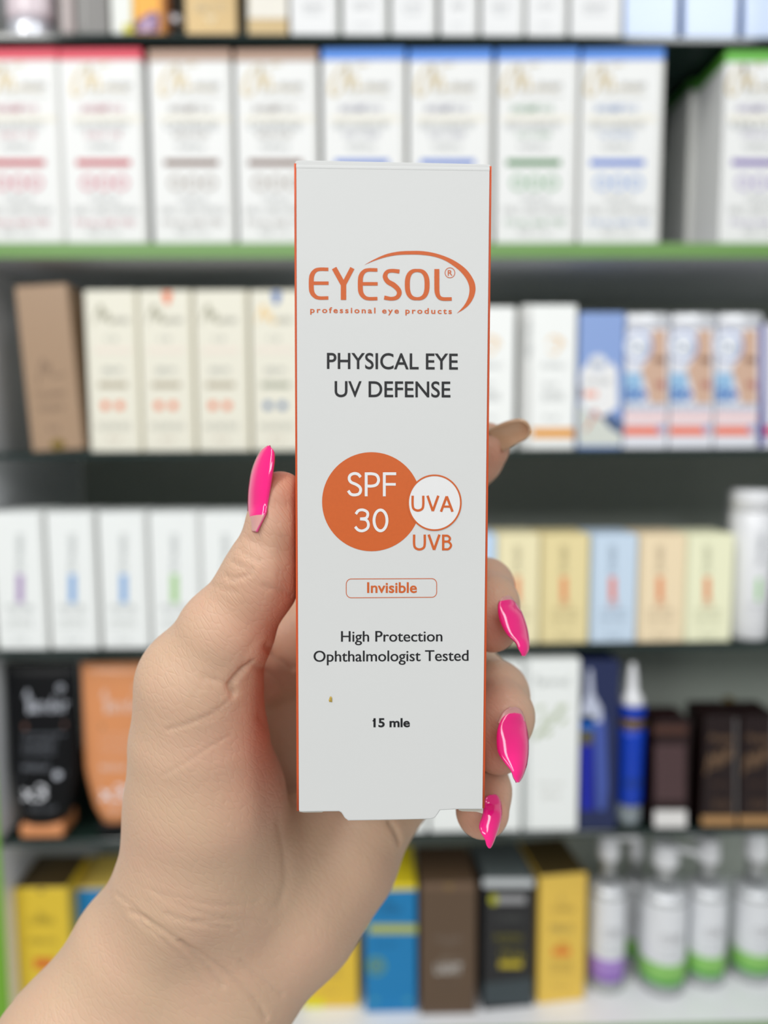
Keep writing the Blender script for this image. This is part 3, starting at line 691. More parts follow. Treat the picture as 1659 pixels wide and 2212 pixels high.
glassy = clear_mat('bottle_plastic', (240, 244, 244), 0.5, 0.12)
chrome = mat('satin_chrome', (178, 180, 180), 0.3, 0.7)

label_white = mat('label_white', (226, 228, 232), 0.35, var=0.01)
def pump(px0, px1, pybase, band, label, group, spout, y_top, collar_y, bandc2):
    y = hit_z((px0 + px1) / 2, pybase, Z5).y
    cx, rr = stand(px0, px1, y + 0.02, Z5); y = y + rr
    t = empty('pump_bottle', (cx, y, Z5), 0, label, 'bottle', group)
    mid = (px0 + px1) / 2
    def q(py): return hit_y(mid, py, y - rr * .7).z - Z5
    Hb = q(collar_y + 22)
    lathe('bottle_body', [(rr * .9, 0), (rr, .003), (rr, Hb - .004), (rr * .92, Hb - .001), (rr * .75, Hb)], glassy, t, 40)
    wrap_panel(t, rr, Hb * .14, Hb * .985, -100, 100, label_white, 'label')
    wrap_panel(t, rr, Hb * .15, Hb * .37, -100, 100, ink(band), 'colour_band', lift=.0005)
    wrap_panel(t, rr, Hb * .14, Hb * .19, -100, 100, ink(bandc2), 'dark_band', lift=.0008)
    wrap_text(t, 'CLINE', rr + .0004, Hb * .60, Hb * .70, -28, 28, (176, 176, 178)); wrap_text(t, 'body milk', rr + .0004, Hb * .48, Hb * .52, -30, 30, (176, 182, 182))
    wrap_text(t, 'nourishing lotion', rr + .0004, Hb * .43, Hb * .46, -30, 30, (186, 190, 190)); wrap_text(t, '200 ml', rr + .0009, Hb * .22, Hb * .26, -20, 20, tuple(int(c * .85) for c in band))
    lathe('collar', [(rr * .95, Hb + .0002), (rr * 1.0, Hb + .001), (rr * 1.0, Hb + .005), (rr * .7, Hb + .009)], bright_silver, t, 32)
    zt = q(y_top); zc = Hb + .009
    lathe('pump_stem', [(rr * .42, zc), (rr * .42, zc + (zt - zc) * .45), (rr * .40, zc + (zt - zc) * .5)], chrome, t, 24)
    lathe('pump_head', [(rr * .52, zc + (zt - zc) * .5), (rr * .6, zc + (zt - zc) * .58), (rr * .52, zt - .002), (rr * .42, zt)], white_pl, t, 24)
    if spout:
        L, dz, ang = spout
        bm = bmesh.new(); bm_box(bm, 0, L, -.0032, .0032, -.0028, .0028, .0012, 2)
        o = from_bm('spout', bm, white_pl, t, True); o.location = (0, 0, zt - .004); o.rotation_euler = (0, dz, ang)
        bm = bmesh.new(); bm_box(bm, -.0022, .0022, -.0022, .0022, -.006, 0, .0008, 1)
        o2 = from_bm('spout_tip', bm, white_pl, o, True); o2.location = (L - .0024, 0, 0)
    return t
GB = (140, 198, 104); GD = (72, 156, 74)
G_ = 'pump bottles on the bottom shelf'
pump(1270, 1346, 2152, (168, 134, 206), 'clear pump bottle with a purple label band', G_, (.032, 0.0, 0.0), 1815, 1914, (134, 92, 180))
pump(1384, 1480, 2160, GB, 'clear pump bottle with a green band, the largest and nearest', G_, (.040, 0.22, 0.0), 1838, 1928, GD)
pump(1480, 1562, 2140, GB, 'clear pump bottle with a green band, second green one from the left', G_, (.022, 0.0, 2.2), 1824, 1918, GD)
pump(1582, 1668, 2132, GB, 'clear pump bottle with a green band, at the right edge', G_, (.020, 0.0, 1.6), 1812, 1920, GD)
pump(1336, 1388, 2092, GB, 'small green banded pump bottle far back, right of the purple one', G_, (.014, 0.0, 1.0), 1820, 1900, GD)

# ------------------------------------------------------------------ the held carton (real size 36 x 36 x 122 mm)
TL, TR, BR_, BL_ = P(637, 345, 141.4), P(1060.5, 354, 141.4), P(1044.5, 1750, 149.6), P(643.5, 1754, 149.6)
bc = (TL + TR + BR_ + BL_) / 4
ux = ((TR - TL) + (BR_ - BL_)).normalized()
uy = ((TL - BL_) + (TR - BR_)); uy = (uy - ux * uy.dot(ux)).normalized()
uz = ux.cross(uy)                        # towards the viewer
BM = Matrix((ux, uy, uz)).transposed()   # box axes as columns
BW, BD = 0.036, 0.034
bot_c = (BR_ + BL_) / 2 - uz * BD / 2
held = bpy.data.objects.new('skincare_box', None); COL.objects.link(held); held.empty_display_size = 0.02
held.matrix_world = Matrix.Translation(bot_c) @ BM.to_4x4()
tag(held, 'tall white skincare carton with orange lettering and orange sides, held upright in the hand', 'box')
HI = held.matrix_world.inverted()
def bl(px, py, lift=0.0):
    """pixel -> local point on the front face"""
    h = hit_plane(px, py, bc, uz); l = HI @ h
    return Vector((l.x, l.y, BD / 2 + lift))
card = mat('white_card', (207, 208, 207), 0.42, spec=0.4, var=0.008, bump=0.06, bscale=900)
card_in = mat('grey_board_edge', (196, 190, 178), 0.7, var=0.05, vscale=500)
orange_side = mat('orange_print', (206, 84, 40), 0.45, var=0.03, vscale=900)
O_INK = mat('orange_ink', (198, 92, 34), 0.5, var=0.05, vscale=1800)
K_INK = mat('black_ink', (20, 21, 24), 0.5)
W_INK = mat('white_print', (222, 222, 222), 0.45, var=0.01)
def lp(p): return Vector((p[0], p[1], p[2]))
# front panel outline in the photograph, tab included, traced clockwise from top left
outl = [(637.5, 350), (640, 346), (650, 345.2), (850, 349.5), (1050, 354), (1058.5, 355.5), (1060, 362), (1054, 900), (1044.5, 1746), (1042, 1749), (989, 1749), (951, 1751), (946, 1759), (940, 1767), (932, 1770), (850, 1772), (752, 1773.5), (745, 1768), (737, 1756), (732, 1753.5), (650, 1754.5), (643.5, 1752), (640, 1050)]
bm = bmesh.new()
vf = [bm.verts.new(bl(x, y)) for x, y in outl]
vb = [bm.verts.new(v.co - Vector((0, 0, 0.0005))) for v in vf]
n_ = len(vf)
bm.faces.new(list(reversed(vf))); bm.faces.new(vb)
for i in range(n_):
    j = (i + 1) % n_; bm.faces.new((vf[i], vf[j], vb[j], vb[i]))
bmesh.ops.recalc_face_normals(bm, faces=bm.faces)
es = [e for e in bm.edges if e.verts[0] in vf and e.verts[1] in vf]
bmesh.ops.bevel(bm, geom=es, offset=0.00022, segments=2, affect='EDGES')
fp = from_bm('front_panel', bm, card, held)
yb = bl(843, 1752).y; yt = bl(850, 350).y
tl, tr, br, blc = bl(638, 352), bl(1059.5, 358), bl(1044.5, 1747), bl(643.5, 1753)
def quad_sheet(name, rows, m, th=0.0005):
    """a bent card sheet from a grid of points"""
    bm = bmesh.new(); g = [[bm.verts.new(p) for p in r] for r in rows]
    for i in range(len(g) - 1):
        for j in range(len(g[0]) - 1): bm.faces.new((g[i][j], g[i][j + 1], g[i + 1][j + 1], g[i + 1][j]))
    bmesh.ops.recalc_face_normals(bm, faces=bm.faces)
    o = from_bm(name, bm, m, held, True)
    if th: s = o.modifiers.new('thickness', 'SOLIDIFY'); s.thickness = th; s.offset = 0
    return o
# side panels bow outwards a little between the folds
for sgn, top, bot in ((-1, tl, blc), (1, tr, br)):
    rows = []
    for i in range(17):
        t_ = i / 16; a = top.lerp(bot, t_)
        bow = (0.00085 if sgn > 0 else 0.0007) * (1 - t_ * 0.55) * min(1, t_ * 7 + 0.25)
        rows.append([Vector((a.x + sgn * (bow * math.sin(min(1.0, s * 3.2) * math.pi / 2) * (1 - max(0, s - .55) * 1.6)), a.y, BD / 2 - 0.0002 - s * (BD - .0008))) for s in (0, .03, .08, .16, .3, .5, .7, .85, 1)])
    quad_sheet('side_panel', rows, orange_side)
quad_sheet('back_panel', [[Vector((tl.x, tl.y, -BD / 2)), Vector((tr.x, tl.y, -BD / 2))], [Vector((blc.x, blc.y, -BD / 2)), Vector((br.x, blc.y, -BD / 2))]], card)
# top: folded lid, its front fold rounded
quad_sheet('top_panel', [[Vector((tl.x + (tr.x - tl.x) * u, tl.y + (tr.y - tl.y) * u + dy, BD / 2 - dz)) for u in (0.004, .1, .5, .9, .996)]
                         for dy, dz in ((-.0009, -.00002), (-.0006, -.00004), (-.00035, .0), (-.0001, .00012), (.00005, .0004), (.0002, .0011), (.0004, BD * .5), (.0004, BD - .0008), (0, BD - .0004))], card, 0)
quad_sheet('bottom_panel', [[Vector((blc.x + .0006, yb + .0006, BD / 2 - .001)), Vector((br.x - .0006, yb + .0006, BD / 2 - .001))], [Vector((blc.x + .0006, yb + .0006, -BD / 2)), Vector((br.x - .0006, yb + .0006, -BD / 2))]], card)
# dust flaps peeping out under the front panel
for pts in ([(646, 1750), (702, 1750), (700, 1755), (695, 1759.5), (655, 1760), (645, 1758)], [(988, 1746), (992, 1755), (999, 1757), (1030, 1758), (1044, 1762), (1045.5, 1746)]):
    bm = bmesh.new(); vs = [bm.verts.new(bl(x, y) - Vector((0, 0, 0.0009))) for x, y in pts]; vs2 = [bm.verts.new(v.co - Vector((0, 0, .0004))) for v in vs]
    bm.faces.new(vs); bm.faces.new(list(reversed(vs2)))
    for i in range(len(vs)):
        j = (i + 1) % len(vs); bm.faces.new((vs[i], vs2[i], vs2[j], vs[j]))
    bmesh.ops.recalc_face_normals(bm, faces=bm.faces)
    from_bm('dust_flap', bm, card_in, held)
def held_print(name, v2, f, m, lift=0.00004, parent=None):
    lf = np.broadcast_to(lift, (len(v2),))
    me = bpy.data.meshes.new(name); me.from_pydata([bl(float(q[0]), float(q[1]), float(h)) for q, h in zip(v2, lf)], [], f); me.update()
    o = link_mesh(name, me, held, m)
    return o
def Z(sc, ox, oy, pts): return [(ox + a / sc, oy + b / sc) for a, b in pts]
def held_strokes(name, lst, sc, ox, oy, m, lift=0.00004):
    parts = []
    for a in lst:
        w = a[1]; w = [q / sc for q in w] if hasattr(w, '__len__') else w / sc
        parts.append(ribbon2d(Z(sc, ox, oy, a[0]), w, *(a[2:] if len(a) > 2 else ())))
    v, f = merge2d(parts)
    lf = np.concatenate([np.full(len(p_[0]), lift + i * 0.000002) for i, p_ in enumerate(parts)])
    return held_print(name, v, f, m, lf)
def held_text(name, s, x0, y0, x1, y1, m, sc=1.0, ox=0, oy=0, bold=0.0, slope=0.0, spacing=1.0, lift=0.00004, thick=0.0):
    v, f = text2d(s, bold, spacing, 6)
    q = [(ox + (x0 + a * (x1 - x0)) / sc, oy + (y1 - b * (y1 - y0) + slope * a * (x1 - x0)) / sc) for a, b in v]
    if thick:   # a heavier cut of the type: the same outline laid a hair to either side
        parts = [([(x + d, y) for x, y in q], f) for d in (-thick, 0, thick)]
        n0 = len(q); q, f = merge2d(parts); lift = np.repeat([lift, lift + .000002, lift + .000004], n0)
    return held_print(name, q, f, m, lift)
S1 = (3.606, 620.0, 520.0)
def E_(dx, dy):
    return [([(322 + dx, 223 + dy), (250 + dx, 223 + dy), (215 + dx, 238 + dy), (193 + dx, 275 + dy), (189 + dx, 335 + dy), (193 + dx, 395 + dy), (215 + dx, 430 + dy), (250 + dx, 446 + dy), (322 + dx, 446 + dy)], [27, 27, 32, 38, 39, 38, 32, 27, 27]),
            ([(195 + dx, 331 + dy), (324 + dx, 331 + dy)], 27)]
Y_ = [([(367, 213), (440, 345)], 40, False), ([(509, 213), (440, 345)], 36, False), ([(440, 325), (440, 461)], 42, False)]
S_ = [([(876, 240), (815, 234), (778, 245), (764, 280), (785, 318), (830, 345), (866, 380), (874, 412), (855, 442), (812, 452), (757, 443)], [32, 28, 30, 37, 38, 40, 38, 37, 32, 28, 32])]
O_ = [(circle_pts(1014, 342, 77, 110, 32), [24 + 16 * abs(math.cos(2 * math.pi * k / 32)) ** 1.0 for k in range(32)], True, True, 3)]
L_ = [([(1167, 221), (1167, 340), (1169, 400), (1182, 436), (1212, 453), (1283, 454)], [39, 39, 38, 32, 28, 27])]
O_ = [([(1014 + 77 * math.copysign(abs(math.cos(t)) ** .78, math.cos(t)), 342 + 110 * math.copysign(abs(math.sin(t)) ** .78, math.sin(t))) for t in [2 * math.pi * k / 32 for k in range(32)]], [24 + 15 * abs(math.cos(2 * math.pi * k / 32)) for k in range(32)], True, True, 3)]
held_strokes('logo_lettering', E_(0, 0) + Y_ + E_(382, 5) + S_ + O_ + L_, *S1, O_INK)
oarc = [(600, 190), (680, 145), (770, 106), (860, 86), (950, 80), (1050, 81), (1150, 97), (1250, 130), (1330, 172), (1400, 228), (1450, 300), (1468, 365), (1458, 430), (1425, 490), (1380, 532), (1322, 567)]
iarc = [(600, 190), (685, 155), (775, 127), (862, 112), (950, 108), (1045, 110), (1140, 123), (1225, 152), (1295, 195), (1355, 245), (1400, 305), (1420, 365), (1416, 425), (1395, 478), (1365, 522), (1322, 567)]
def cat(pts, n=6):
    v, _ = ribbon2d(pts, 0.001, True, False, n); return [(a + b) / 2 for a, b in zip(v[0::2], v[1::2])]
oa, ia = cat(oarc), cat(iarc)
v = [(620 + a[0] / 3.606, 520 + a[1] / 3.606) for pr in zip(oa, ia) for a in pr]
held_print('logo_arc', v, [(2 * i, 2 * i + 1, 2 * i + 3, 2 * i + 2) for i in range(len(oa) - 1)], O_INK)
held_strokes('registered_mark', [(circle_pts(1269, 250, 38, 39, 28), 5.5, True, True, 2)], *S1, O_INK)
held_text('registered_mark', 'R', 1252, 229, 1289, 272, O_INK, *S1, bold=.012)
held_text('lettering', 'professional eye products', 181, 517, 1284, 576, O_INK, *S1, bold=.022, slope=0.008, spacing=1.35)
held_text('lettering', 'PHYSICAL EYE', 311, 872, 1331, 1000, K_INK, *S1, bold=.010, slope=.006)
held_text('lettering', 'UV DEFENSE', 371, 1092, 1273, 1219, K_INK, *S1, bold=.010, slope=.004)
S2 = (4.366, 660.0, 950.0)
def discv(cx, cy, rx, ry, n=72): return Z(*S2, circle_pts(cx, cy, rx, ry, n)), [tuple(reversed(range(n)))]
held_print('orange_disc', *discv(622, 584, 466, 467), O_INK, 0.00003)
held_print('white_disc', *discv(1216, 593, 254, 264), W_INK, 0.00006)
held_strokes('ring', [(circle_pts(1216, 593, 248, 258, 60), 15, True, True, 2)], *S2, O_INK, 0.00009)
SPF = [([(520, 352), (495, 325), (457, 318), (422, 335), (412, 368), (430, 400), (475, 420), (510, 445), (520, 475), (505, 508), (465, 520), (428, 512), (402, 480)], 27),
       ([(572, 533), (572, 307)], 27, False), ([(572, 321), (630, 321), (672, 336), (689, 378), (672, 420), (630, 436), (572, 436)], 27),
       ([(743, 533), (743, 307)], 27, False), ([(743, 320), (855, 320)], 27, False), ([(743, 420), (851, 420)], 25, False),
       ([(474, 700), (500, 668), (540, 661), (578, 678), (587, 708), (570, 738), (515, 746)], 26), ([(515, 746), (572, 756), (593, 795), (582, 835), (540, 858), (498, 851), (468, 820)], 26),
       (circle_pts(707, 760, 61, 98, 24), 27, True, True, 3)]
held_strokes('lettering', SPF, *S2, W_INK, 0.00006)
def U_(x, y): return [([(x, y), (x, y + 88), (x + 12, y + 125), (x + 50, y + 140), (x + 88, y + 125), (x + 100, y + 88), (x + 100, y)], 22)]
UVA = U_(1010, 527) + [([(1150, 527), (1200, 672)], 23, False), ([(1252, 527), (1200, 672)], 23, False), ([(1277, 678), (1331, 533)], 23, False), ([(1386, 678), (1331, 533)], 23, False), ([(1297, 630), (1365, 630)], 20, False)]
held_strokes('lettering', UVA, *S2, O_INK, 0.00009)
UVB = U_(1024, 894) + [([(1161, 894), (1212, 1038)], 23, False), ([(1263, 894), (1212, 1038)], 23, False), ([(1298, 1043), (1298, 894)], 22, False),
      ([(1298, 905), (1340, 906), (1362, 930), (1345, 957), (1298, 959)], 20), ([(1298, 961), (1348, 963), (1372, 996), (1348, 1030), (1298, 1032)], 20)]
held_strokes('lettering', UVB, *S2, O_INK, 0.00004)
rr_ = []
for cx_, cy_, a0 in ((1191, 1359, -90), (1191, 1435, 0), (430, 1440, 90), (430, 1362, 180)):
    rr_ += [(cx_ + 46 * math.cos(math.radians(a0 + k * 15)), cy_ + 50 * math.sin(math.radians(a0 + k * 15))) for k in range(7)]
held_strokes('rounded_frame', [(rr_, 6.5, False, True)], *S2, O_INK)
held_text('lettering', 'Invisible', 581, 1343, 1050, 1445, O_INK, *S2, bold=.018)
S3 = (4.1475, 650.0, 1330.0)
held_text('lettering', 'High Protection', 361, 138, 1266, 264, K_INK, *S3, slope=-.003, thick=.35)
held_text('lettering', 'Ophthalmologist Tested', 115, 314, 1500, 444, K_INK, *S3, slope=-.006, thick=.35)
held_text('lettering', '15 mle', 650, 918, 976, 1000, K_INK, *S3, bold=.028, slope=-.003)
held_strokes('lettering', [([(643, 944), (652, 938), (661, 925)], [9, 11, 12], False)], *S3, K_INK)
bm = bmesh.new()
for a, b, s in ((714.5, 1508.5, .00036), (712.5, 1512.5, .0003), (716, 1514, .00022)):
    r_ = bmesh.ops.create_icosphere(bm, subdivisions=1, radius=s)
    for v in r_['verts']: v.co = bl(a, b) + Vector((v.co.x * .8, v.co.y * 1.3, abs(v.co.z) * .6 + v.co.x * .2))
from_bm('speck_of_dirt', bm, mat('yellow_speck', (188, 158, 70), .6, var=.4, vscale=2000), held)

# ------------------------------------------------------------------ the hand: one continuous surface from a blended field of tapered limbs
def L3(px, py, d):   # camera frame, millimetres
    return np.array([(px - CX) / F * d, -(py - CY) / F * d, -d])
def cap(a, b):
    """tapered limb; a, b = (px, py, depth mm, radius mm)"""
    return (L3(*a[:3]), L3(*b[:3]), float(a[3]), float(b[3]))
def chain(*p): return [cap(p[i], p[i + 1]) for i in range(len(p) - 1)]
def sd_cap(X, c):
    a, b, ra, rb = c; ab = b - a; pa = X - a
    t = np.clip(pa @ ab / (ab @ ab + 1e-9), 0, 1)
    d = np.sqrt(((pa - t[:, None] * ab) ** 2).sum(1))
    return d - (ra + (rb - ra) * t * t * (3 - 2 * t))
def smin(a, b, k):
    h = np.clip(0.5 + 0.5 * (b - a) / k, 0, 1)
    return b + (a - b) * h - k * h * (1 - h)
def group_sd(X, caps, k):
    d = sd_cap(X, caps[0])
    for c in caps[1:]: d = smin(d, sd_cap(X, c), k)
    return d
PALM = [  # forearm and wrist
    *chain((296, 2082, 180, 16.5), (160, 2292, 176, 18), (-60, 2630, 170, 20)),
    *chain((628, 1972, 187, 15.5), (498, 2122, 184, 15.5), (330, 2330, 180, 17), (110, 2640, 172, 19)),
    *chain((470, 2020, 184, 17), (300, 2240, 180, 18.5), (40, 2620, 172, 20)),
    # thenar mass and thumb metacarpal
    *chain((430, 1480, 167, 12.4), (432, 1610, 170, 13.8), (443, 1730, 173, 15.9), (426, 1880, 176, 16.0), (336, 2026, 180, 15.8)),
    *chain((452, 1740, 179, 16.5), (505, 1880, 184, 17), (480, 2000, 184, 16)),
    # heel and little finger side
    *chain((790, 1760, 196, 12.0), (728, 1850, 195, 14.2), (640, 1965, 190, 15.5)),
    *chain((600, 1890, 190, 16), (700, 1780, 200, 12)),
    # metacarpals behind the box
    *chain((470, 1990, 196, 13), (560, 1690, 211, 9), (650, 1385, 211, 10)),
    *chain((520, 1980, 196, 13), (630, 1730, 211, 9.5), (735, 1480, 213, 10)),
    *chain((570, 1960, 195, 13), (690, 1770, 208, 10), (810, 1600, 209, 9.6)),
    *chain((620, 1940, 192, 13), (842, 1720, 200, 8.8)),
    # web between thumb and index finger
    *chain((470, 1500, 184, 8.5), (560, 1440, 200, 8), (650, 1385, 210, 9)),
]
THUMB = chain((432, 1480, 167, 12.6), (484, 1373, 163.5, 9.7), (556, 1262, 161, 7.9), (576, 1225, 160, 7.5), (601, 1140, 159, 6.3), (605, 1078, 158.5, 5.7))
INDEX = chain((650, 1385, 207, 9.6), (820, 1180, 220, 8.8), (955, 1075, 208, 7.6), (1026, 988, 197, 6.8), (1050, 964, 194, 6.0))
MIDDLE = chain((735, 1480, 211, 9.6), (945, 1300, 219, 8.6), (1048, 1267, 186, 6.5), (1060, 1305, 176, 6.1), (1062, 1352, 170, 5.8))
RING = chain((810, 1600, 208, 9.2), (1005, 1440, 216, 8.4), (1070, 1500, 180, 7.4), (1083, 1546, 171, 6.8), (1076, 1612, 165, 5.9))
PINKY = chain((842, 1720, 200, 8.6), (960, 1640, 200, 7.0), (1035, 1674, 176, 5.9), (1045, 1707, 170, 5.6), (1042, 1752, 165, 5.7))
FINGERS = [(THUMB, 5.0, 2.5), (INDEX, 5.0, 2.5), (MIDDLE, 4.0, 2.5), (RING, 4.0, 2.5), (PINKY, 4.0, 2.5)]
# carton in the camera frame, for the flat where flesh presses on it
CI = (Matrix.Translation(CAM_LOC) @ CAM_ROT.to_4x4()).inverted()
bcen = np.array(CI @ (bc - uz * BD / 2)) * 1000
bax = np.array((CI.to_3x3() @ BM)).T        # rows are the box axes
bhalf = np.array([BW * 500 + 1.25, (yt - yb) * 500 + 0.6, BD * 500 + 0.35])
def sd_box(X):
    q = np.abs((X - bcen) @ bax.T) - bhalf
    return np.sqrt((np.maximum(q, 0) ** 2).sum(1)) + np.minimum(q.max(1), 0)
def field(X):
    palm = group_sd(X, PALM, 6.0)
    d = None
    for caps, kp, kf in FINGERS:
        f = smin(palm, group_sd(X, caps, kf), kp)
        d = f if d is None else np.minimum(d, f)
    b = -sd_box(X)
    return -smin(-d, -b, 1.0)
def surface_nets(h=1.15):
    lo = np.array([-150, -152, -236.]); hi = np.array([40, 30, -142.])
    n = ((hi - lo) / h).astype(int) + 1
    xs, ys, zs = [lo[i] + h * np.arange(n[i]) for i in range(3)]
    V = np.empty(n, np.float32)
    for i in range(n[0]):
        Yg, Zg = np.meshgrid(ys, zs, indexing='ij')
        X = np.stack([np.full(Yg.size, xs[i]), Yg.ravel(), Zg.ravel()], 1)
        # coarse skip: evaluate the capsules only
        V[i] = field(X).reshape(n[1], n[2])
    s = V < 0
    cell = [s[a:n[0] - 1 + a, b:n[1] - 1 + b, c:n[2] - 1 + c] for a in (0, 1) for b in (0, 1) for c in (0, 1)]
    cnt = sum(c.astype(np.int8) for c in cell)
    act = (cnt > 0) & (cnt < 8)
    idx = -np.ones(act.shape, np.int64); I = np.argwhere(act); idx[act] = np.arange(len(I))
    acc = np.zeros((len(I), 3)); num = np.zeros(len(I))
    corners = [(a, b, c) for a in (0, 1) for b in (0, 1) for c in (0, 1)]
    for p in corners:
        for ax in range(3):
            if p[ax]: continue
            q = list(p); q[ax] = 1
            va = V[I[:, 0] + p[0], I[:, 1] + p[1], I[:, 2] + p[2]]; vb_ = V[I[:, 0] + q[0], I[:, 1] + q[1], I[:, 2] + q[2]]
            m = (va < 0) != (vb_ < 0)
            t = np.where(m, va / (va - vb_ + 1e-12), 0)
            pt = I + np.array(p); pt = pt.astype(float); pt[:, ax] += t
            acc[m] += pt[m]; num[m] += 1
    verts = lo + h * acc / num[:, None]
    quads = []
    for ax in range(3):
        u, w = (ax + 1) % 3, (ax + 2) % 3
        sl0 = [slice(None)] * 3; sl1 = [slice(None)] * 3
        sl0[ax] = slice(0, n[ax] - 1); sl1[ax] = slice(1, n[ax])
        a = s[tuple(sl0)]; b = s[tuple(sl1)]
        E = np.argwhere(a != b)
        E = E[(E[:, u] > 0) & (E[:, w] > 0) & (E[:, u] < n[u] - 1) & (E[:, w] < n[w] - 1)]
        def ci(du, dw):
            e = E.copy(); e[:, u] -= du; e[:, w] -= dw
            return idx[e[:, 0], e[:, 1], e[:, 2]]
        q = np.stack([ci(0, 0), ci(1, 0), ci(1, 1), ci(0, 1)], 1)
        fl_ = a[E[:, 0], E[:, 1], E[:, 2]]
        q[~fl_] = q[~fl_][:, ::-1]
        quads.append(q)
    Q = np.vstack(quads); Q = Q[(Q >= 0).all(1)]
    return verts, Q
def grad(X, e=0.25):
    g = np.empty_like(X)
    for i in range(3):
        d = np.zeros(3); d[i] = e
        g[:, i] = field(X + d) - field(X - d)
    return g / (np.linalg.norm(g, axis=1)[:, None] + 1e-9)
hv, hq = surface_nets()
def make_mesh(v, f):
    me = bpy.data.meshes.new('hand'); me.vertices.add(len(v)); me.vertices.foreach_set('co', v.astype(np.float32).ravel())
    me.loops.add(f.size); me.loops.foreach_set('vertex_index', f.astype(np.int32).ravel())
    me.polygons.add(len(f)); me.polygons.foreach_set('loop_start', np.arange(0, f.size, 4, dtype=np.int32))
    me.polygons.foreach_set('loop_total', np.full(len(f), 4, dtype=np.int32)); me.update(calc_edges=True)
    return me
# keep the largest connected piece only, refine once, then settle every point on the exact surface
me0 = make_mesh(hv, hq)
tmp = bpy.data.objects.new('tmp', me0); COL.objects.link(tmp)
sub = tmp.modifiers.new('s', 'SUBSURF'); sub.levels = 1; sub.render_levels = 1
me1 = bpy.data.meshes.new_from_object(tmp.evaluated_get(bpy.context.evaluated_depsgraph_get()))
bpy.data.objects.remove(tmp); bpy.data.meshes.remove(me0)
nv = len(me1.vertices); X = np.empty(nv * 3, np.float32); me1.vertices.foreach_get('co', X); X = X.reshape(-1, 3).astype(float)
for _ in range(2):
    G = grad(X); X = X - G * np.clip(field(X), -1, 1)[:, None]
G = grad(X)
me1.vertices.foreach_set('co', X.astype(np.float32).ravel()); me1.update()
# creases of the skin, traced where the photograph shows them
f1 = np.empty(len(me1.loops), np.int32); me1.loops.foreach_get('vertex_index', f1)
bv = BVHTree.FromPolygons([Vector(v) for v in X], f1.reshape(-1, 4).tolist())
CREASES = [  # (points px, depth mm, width mm)
    ([(505, 1497), (498, 1478), (520, 1450), (541, 1433)], .9, 1.3), ([(498, 1480), (470, 1470), (440, 1462)], .25, .9),
    ([(495, 1512), (460, 1540), (410, 1562), (360, 1577)], .28, .8), ([(500, 1523), (470, 1545), (440, 1560)], .15, .7), ([(350, 1676), (400, 1648), (450, 1615), (500, 1585)], .18, .6),
    ([(280, 1968), (330, 1995), (390, 2035), (440, 2080), (480, 2130)], .35, 1.1), ([(390, 2035), (450, 2070), (500, 2110), (550, 2160), (575, 2200)], .35, 1.0),
    ([(360, 1975), (430, 1995), (500, 2005)], .18, .9), ([(420, 1990), (520, 1985), (580, 1990)], .15, .9), ([(330, 1925), (400, 1960), (480, 1985), (540, 2000)], .14, .9),
    ([(300, 1990), (350, 2030), (410, 2085), (450, 2140)], .2, .9), ([(520, 2075), (560, 2110), (610, 2150)], .2, .9), ([(250, 1930), (290, 1960), (340, 2010)], .2, .9), ([(360, 1930), (430, 1950), (500, 1955), (560, 1945)], .13, .8),
    ([(600, 1775), (612, 1830), (618, 1900), (605, 1950)], .35, 2.6), ([(440, 1475), (420, 1500), (410, 1530)], .1, .7), ([(520, 1440), (535, 1405), (560, 1375)], .12, 1.5),
    ([(487, 1242), (500, 1250), (515, 1248), (540, 1240)], .35, .8), ([(500, 1212), (520, 1222), (545, 1230)], .3, .8), ([(518, 1187), (535, 1200), (560, 1212)], .28, .8),
    ([(530, 1160), (548, 1170), (575, 1182)], .22, .8), ([(455, 1262), (480, 1272), (510, 1280)], .2, .8), ([(570, 1265), (600, 1275), (630, 1285)], .3, .9),
    ([(841, 1776), (855, 1798), (863, 1820)], .8, 1.2), ([(560, 1545), (590, 1600), (606, 1680)], .3, 2.0),
    ([(575, 1395), (600, 1420), (632, 1445)], .5, 1.6), ([(548, 1440), (585, 1455), (620, 1490)], .4, 1.5),
    ([(1066, 1250), (1082, 1252), (1100, 1258)], .12, .6), ([(1078, 1280), (1098, 1278), (1112, 1290)], .2, .7), ([(1078, 1560), (1090, 1538), (1110, 1527), (1130, 1534)], .3, .7)]
D = np.zeros(nv)
for pts, dep, wid in CREASES:
    p3 = []
    for (a, b) in [tuple(q) for q in cat(pts, 5)]:
        r_ = Vector(((a - CX) / F, -(b - CY) / F, -1.0)); h_ = bv.ray_cast(Vector((0, 0, 0)), r_)
        if h_[0] is not None: p3.append(np.array(h_[0]))
    if len(p3) < 2: continue
    lo_ = np.min(p3, 0) - 5; hi_ = np.max(p3, 0) + 5
    sel = np.where(((X > lo_) & (X < hi_)).all(1))[0]
    if len(sel) == 0: continue
    best = np.full(len(sel), 1e9)
    for i in range(len(p3) - 1):
        if np.linalg.norm(p3[i + 1] - p3[i]) > 12: continue
        a_, b_ = p3[i], p3[i + 1]; ab = b_ - a_; pa = X[sel] - a_
        t = np.clip(pa @ ab / (ab @ ab + 1e-9), 0, 1); best = np.minimum(best, np.sqrt(((pa - t[:, None] * ab) ** 2).sum(1)))
    kk = 0.8 if dep < .5 else 1.0
    if pts[0][1] > 1900: kk = 1.15
    D[sel] += kk * (-dep * np.exp(-(best / (wid * .5)) ** 2) + dep * .12 * np.exp(-((best - wid * 1.4) / (wid * .9)) ** 2))
Xw = X + G * D[:, None]
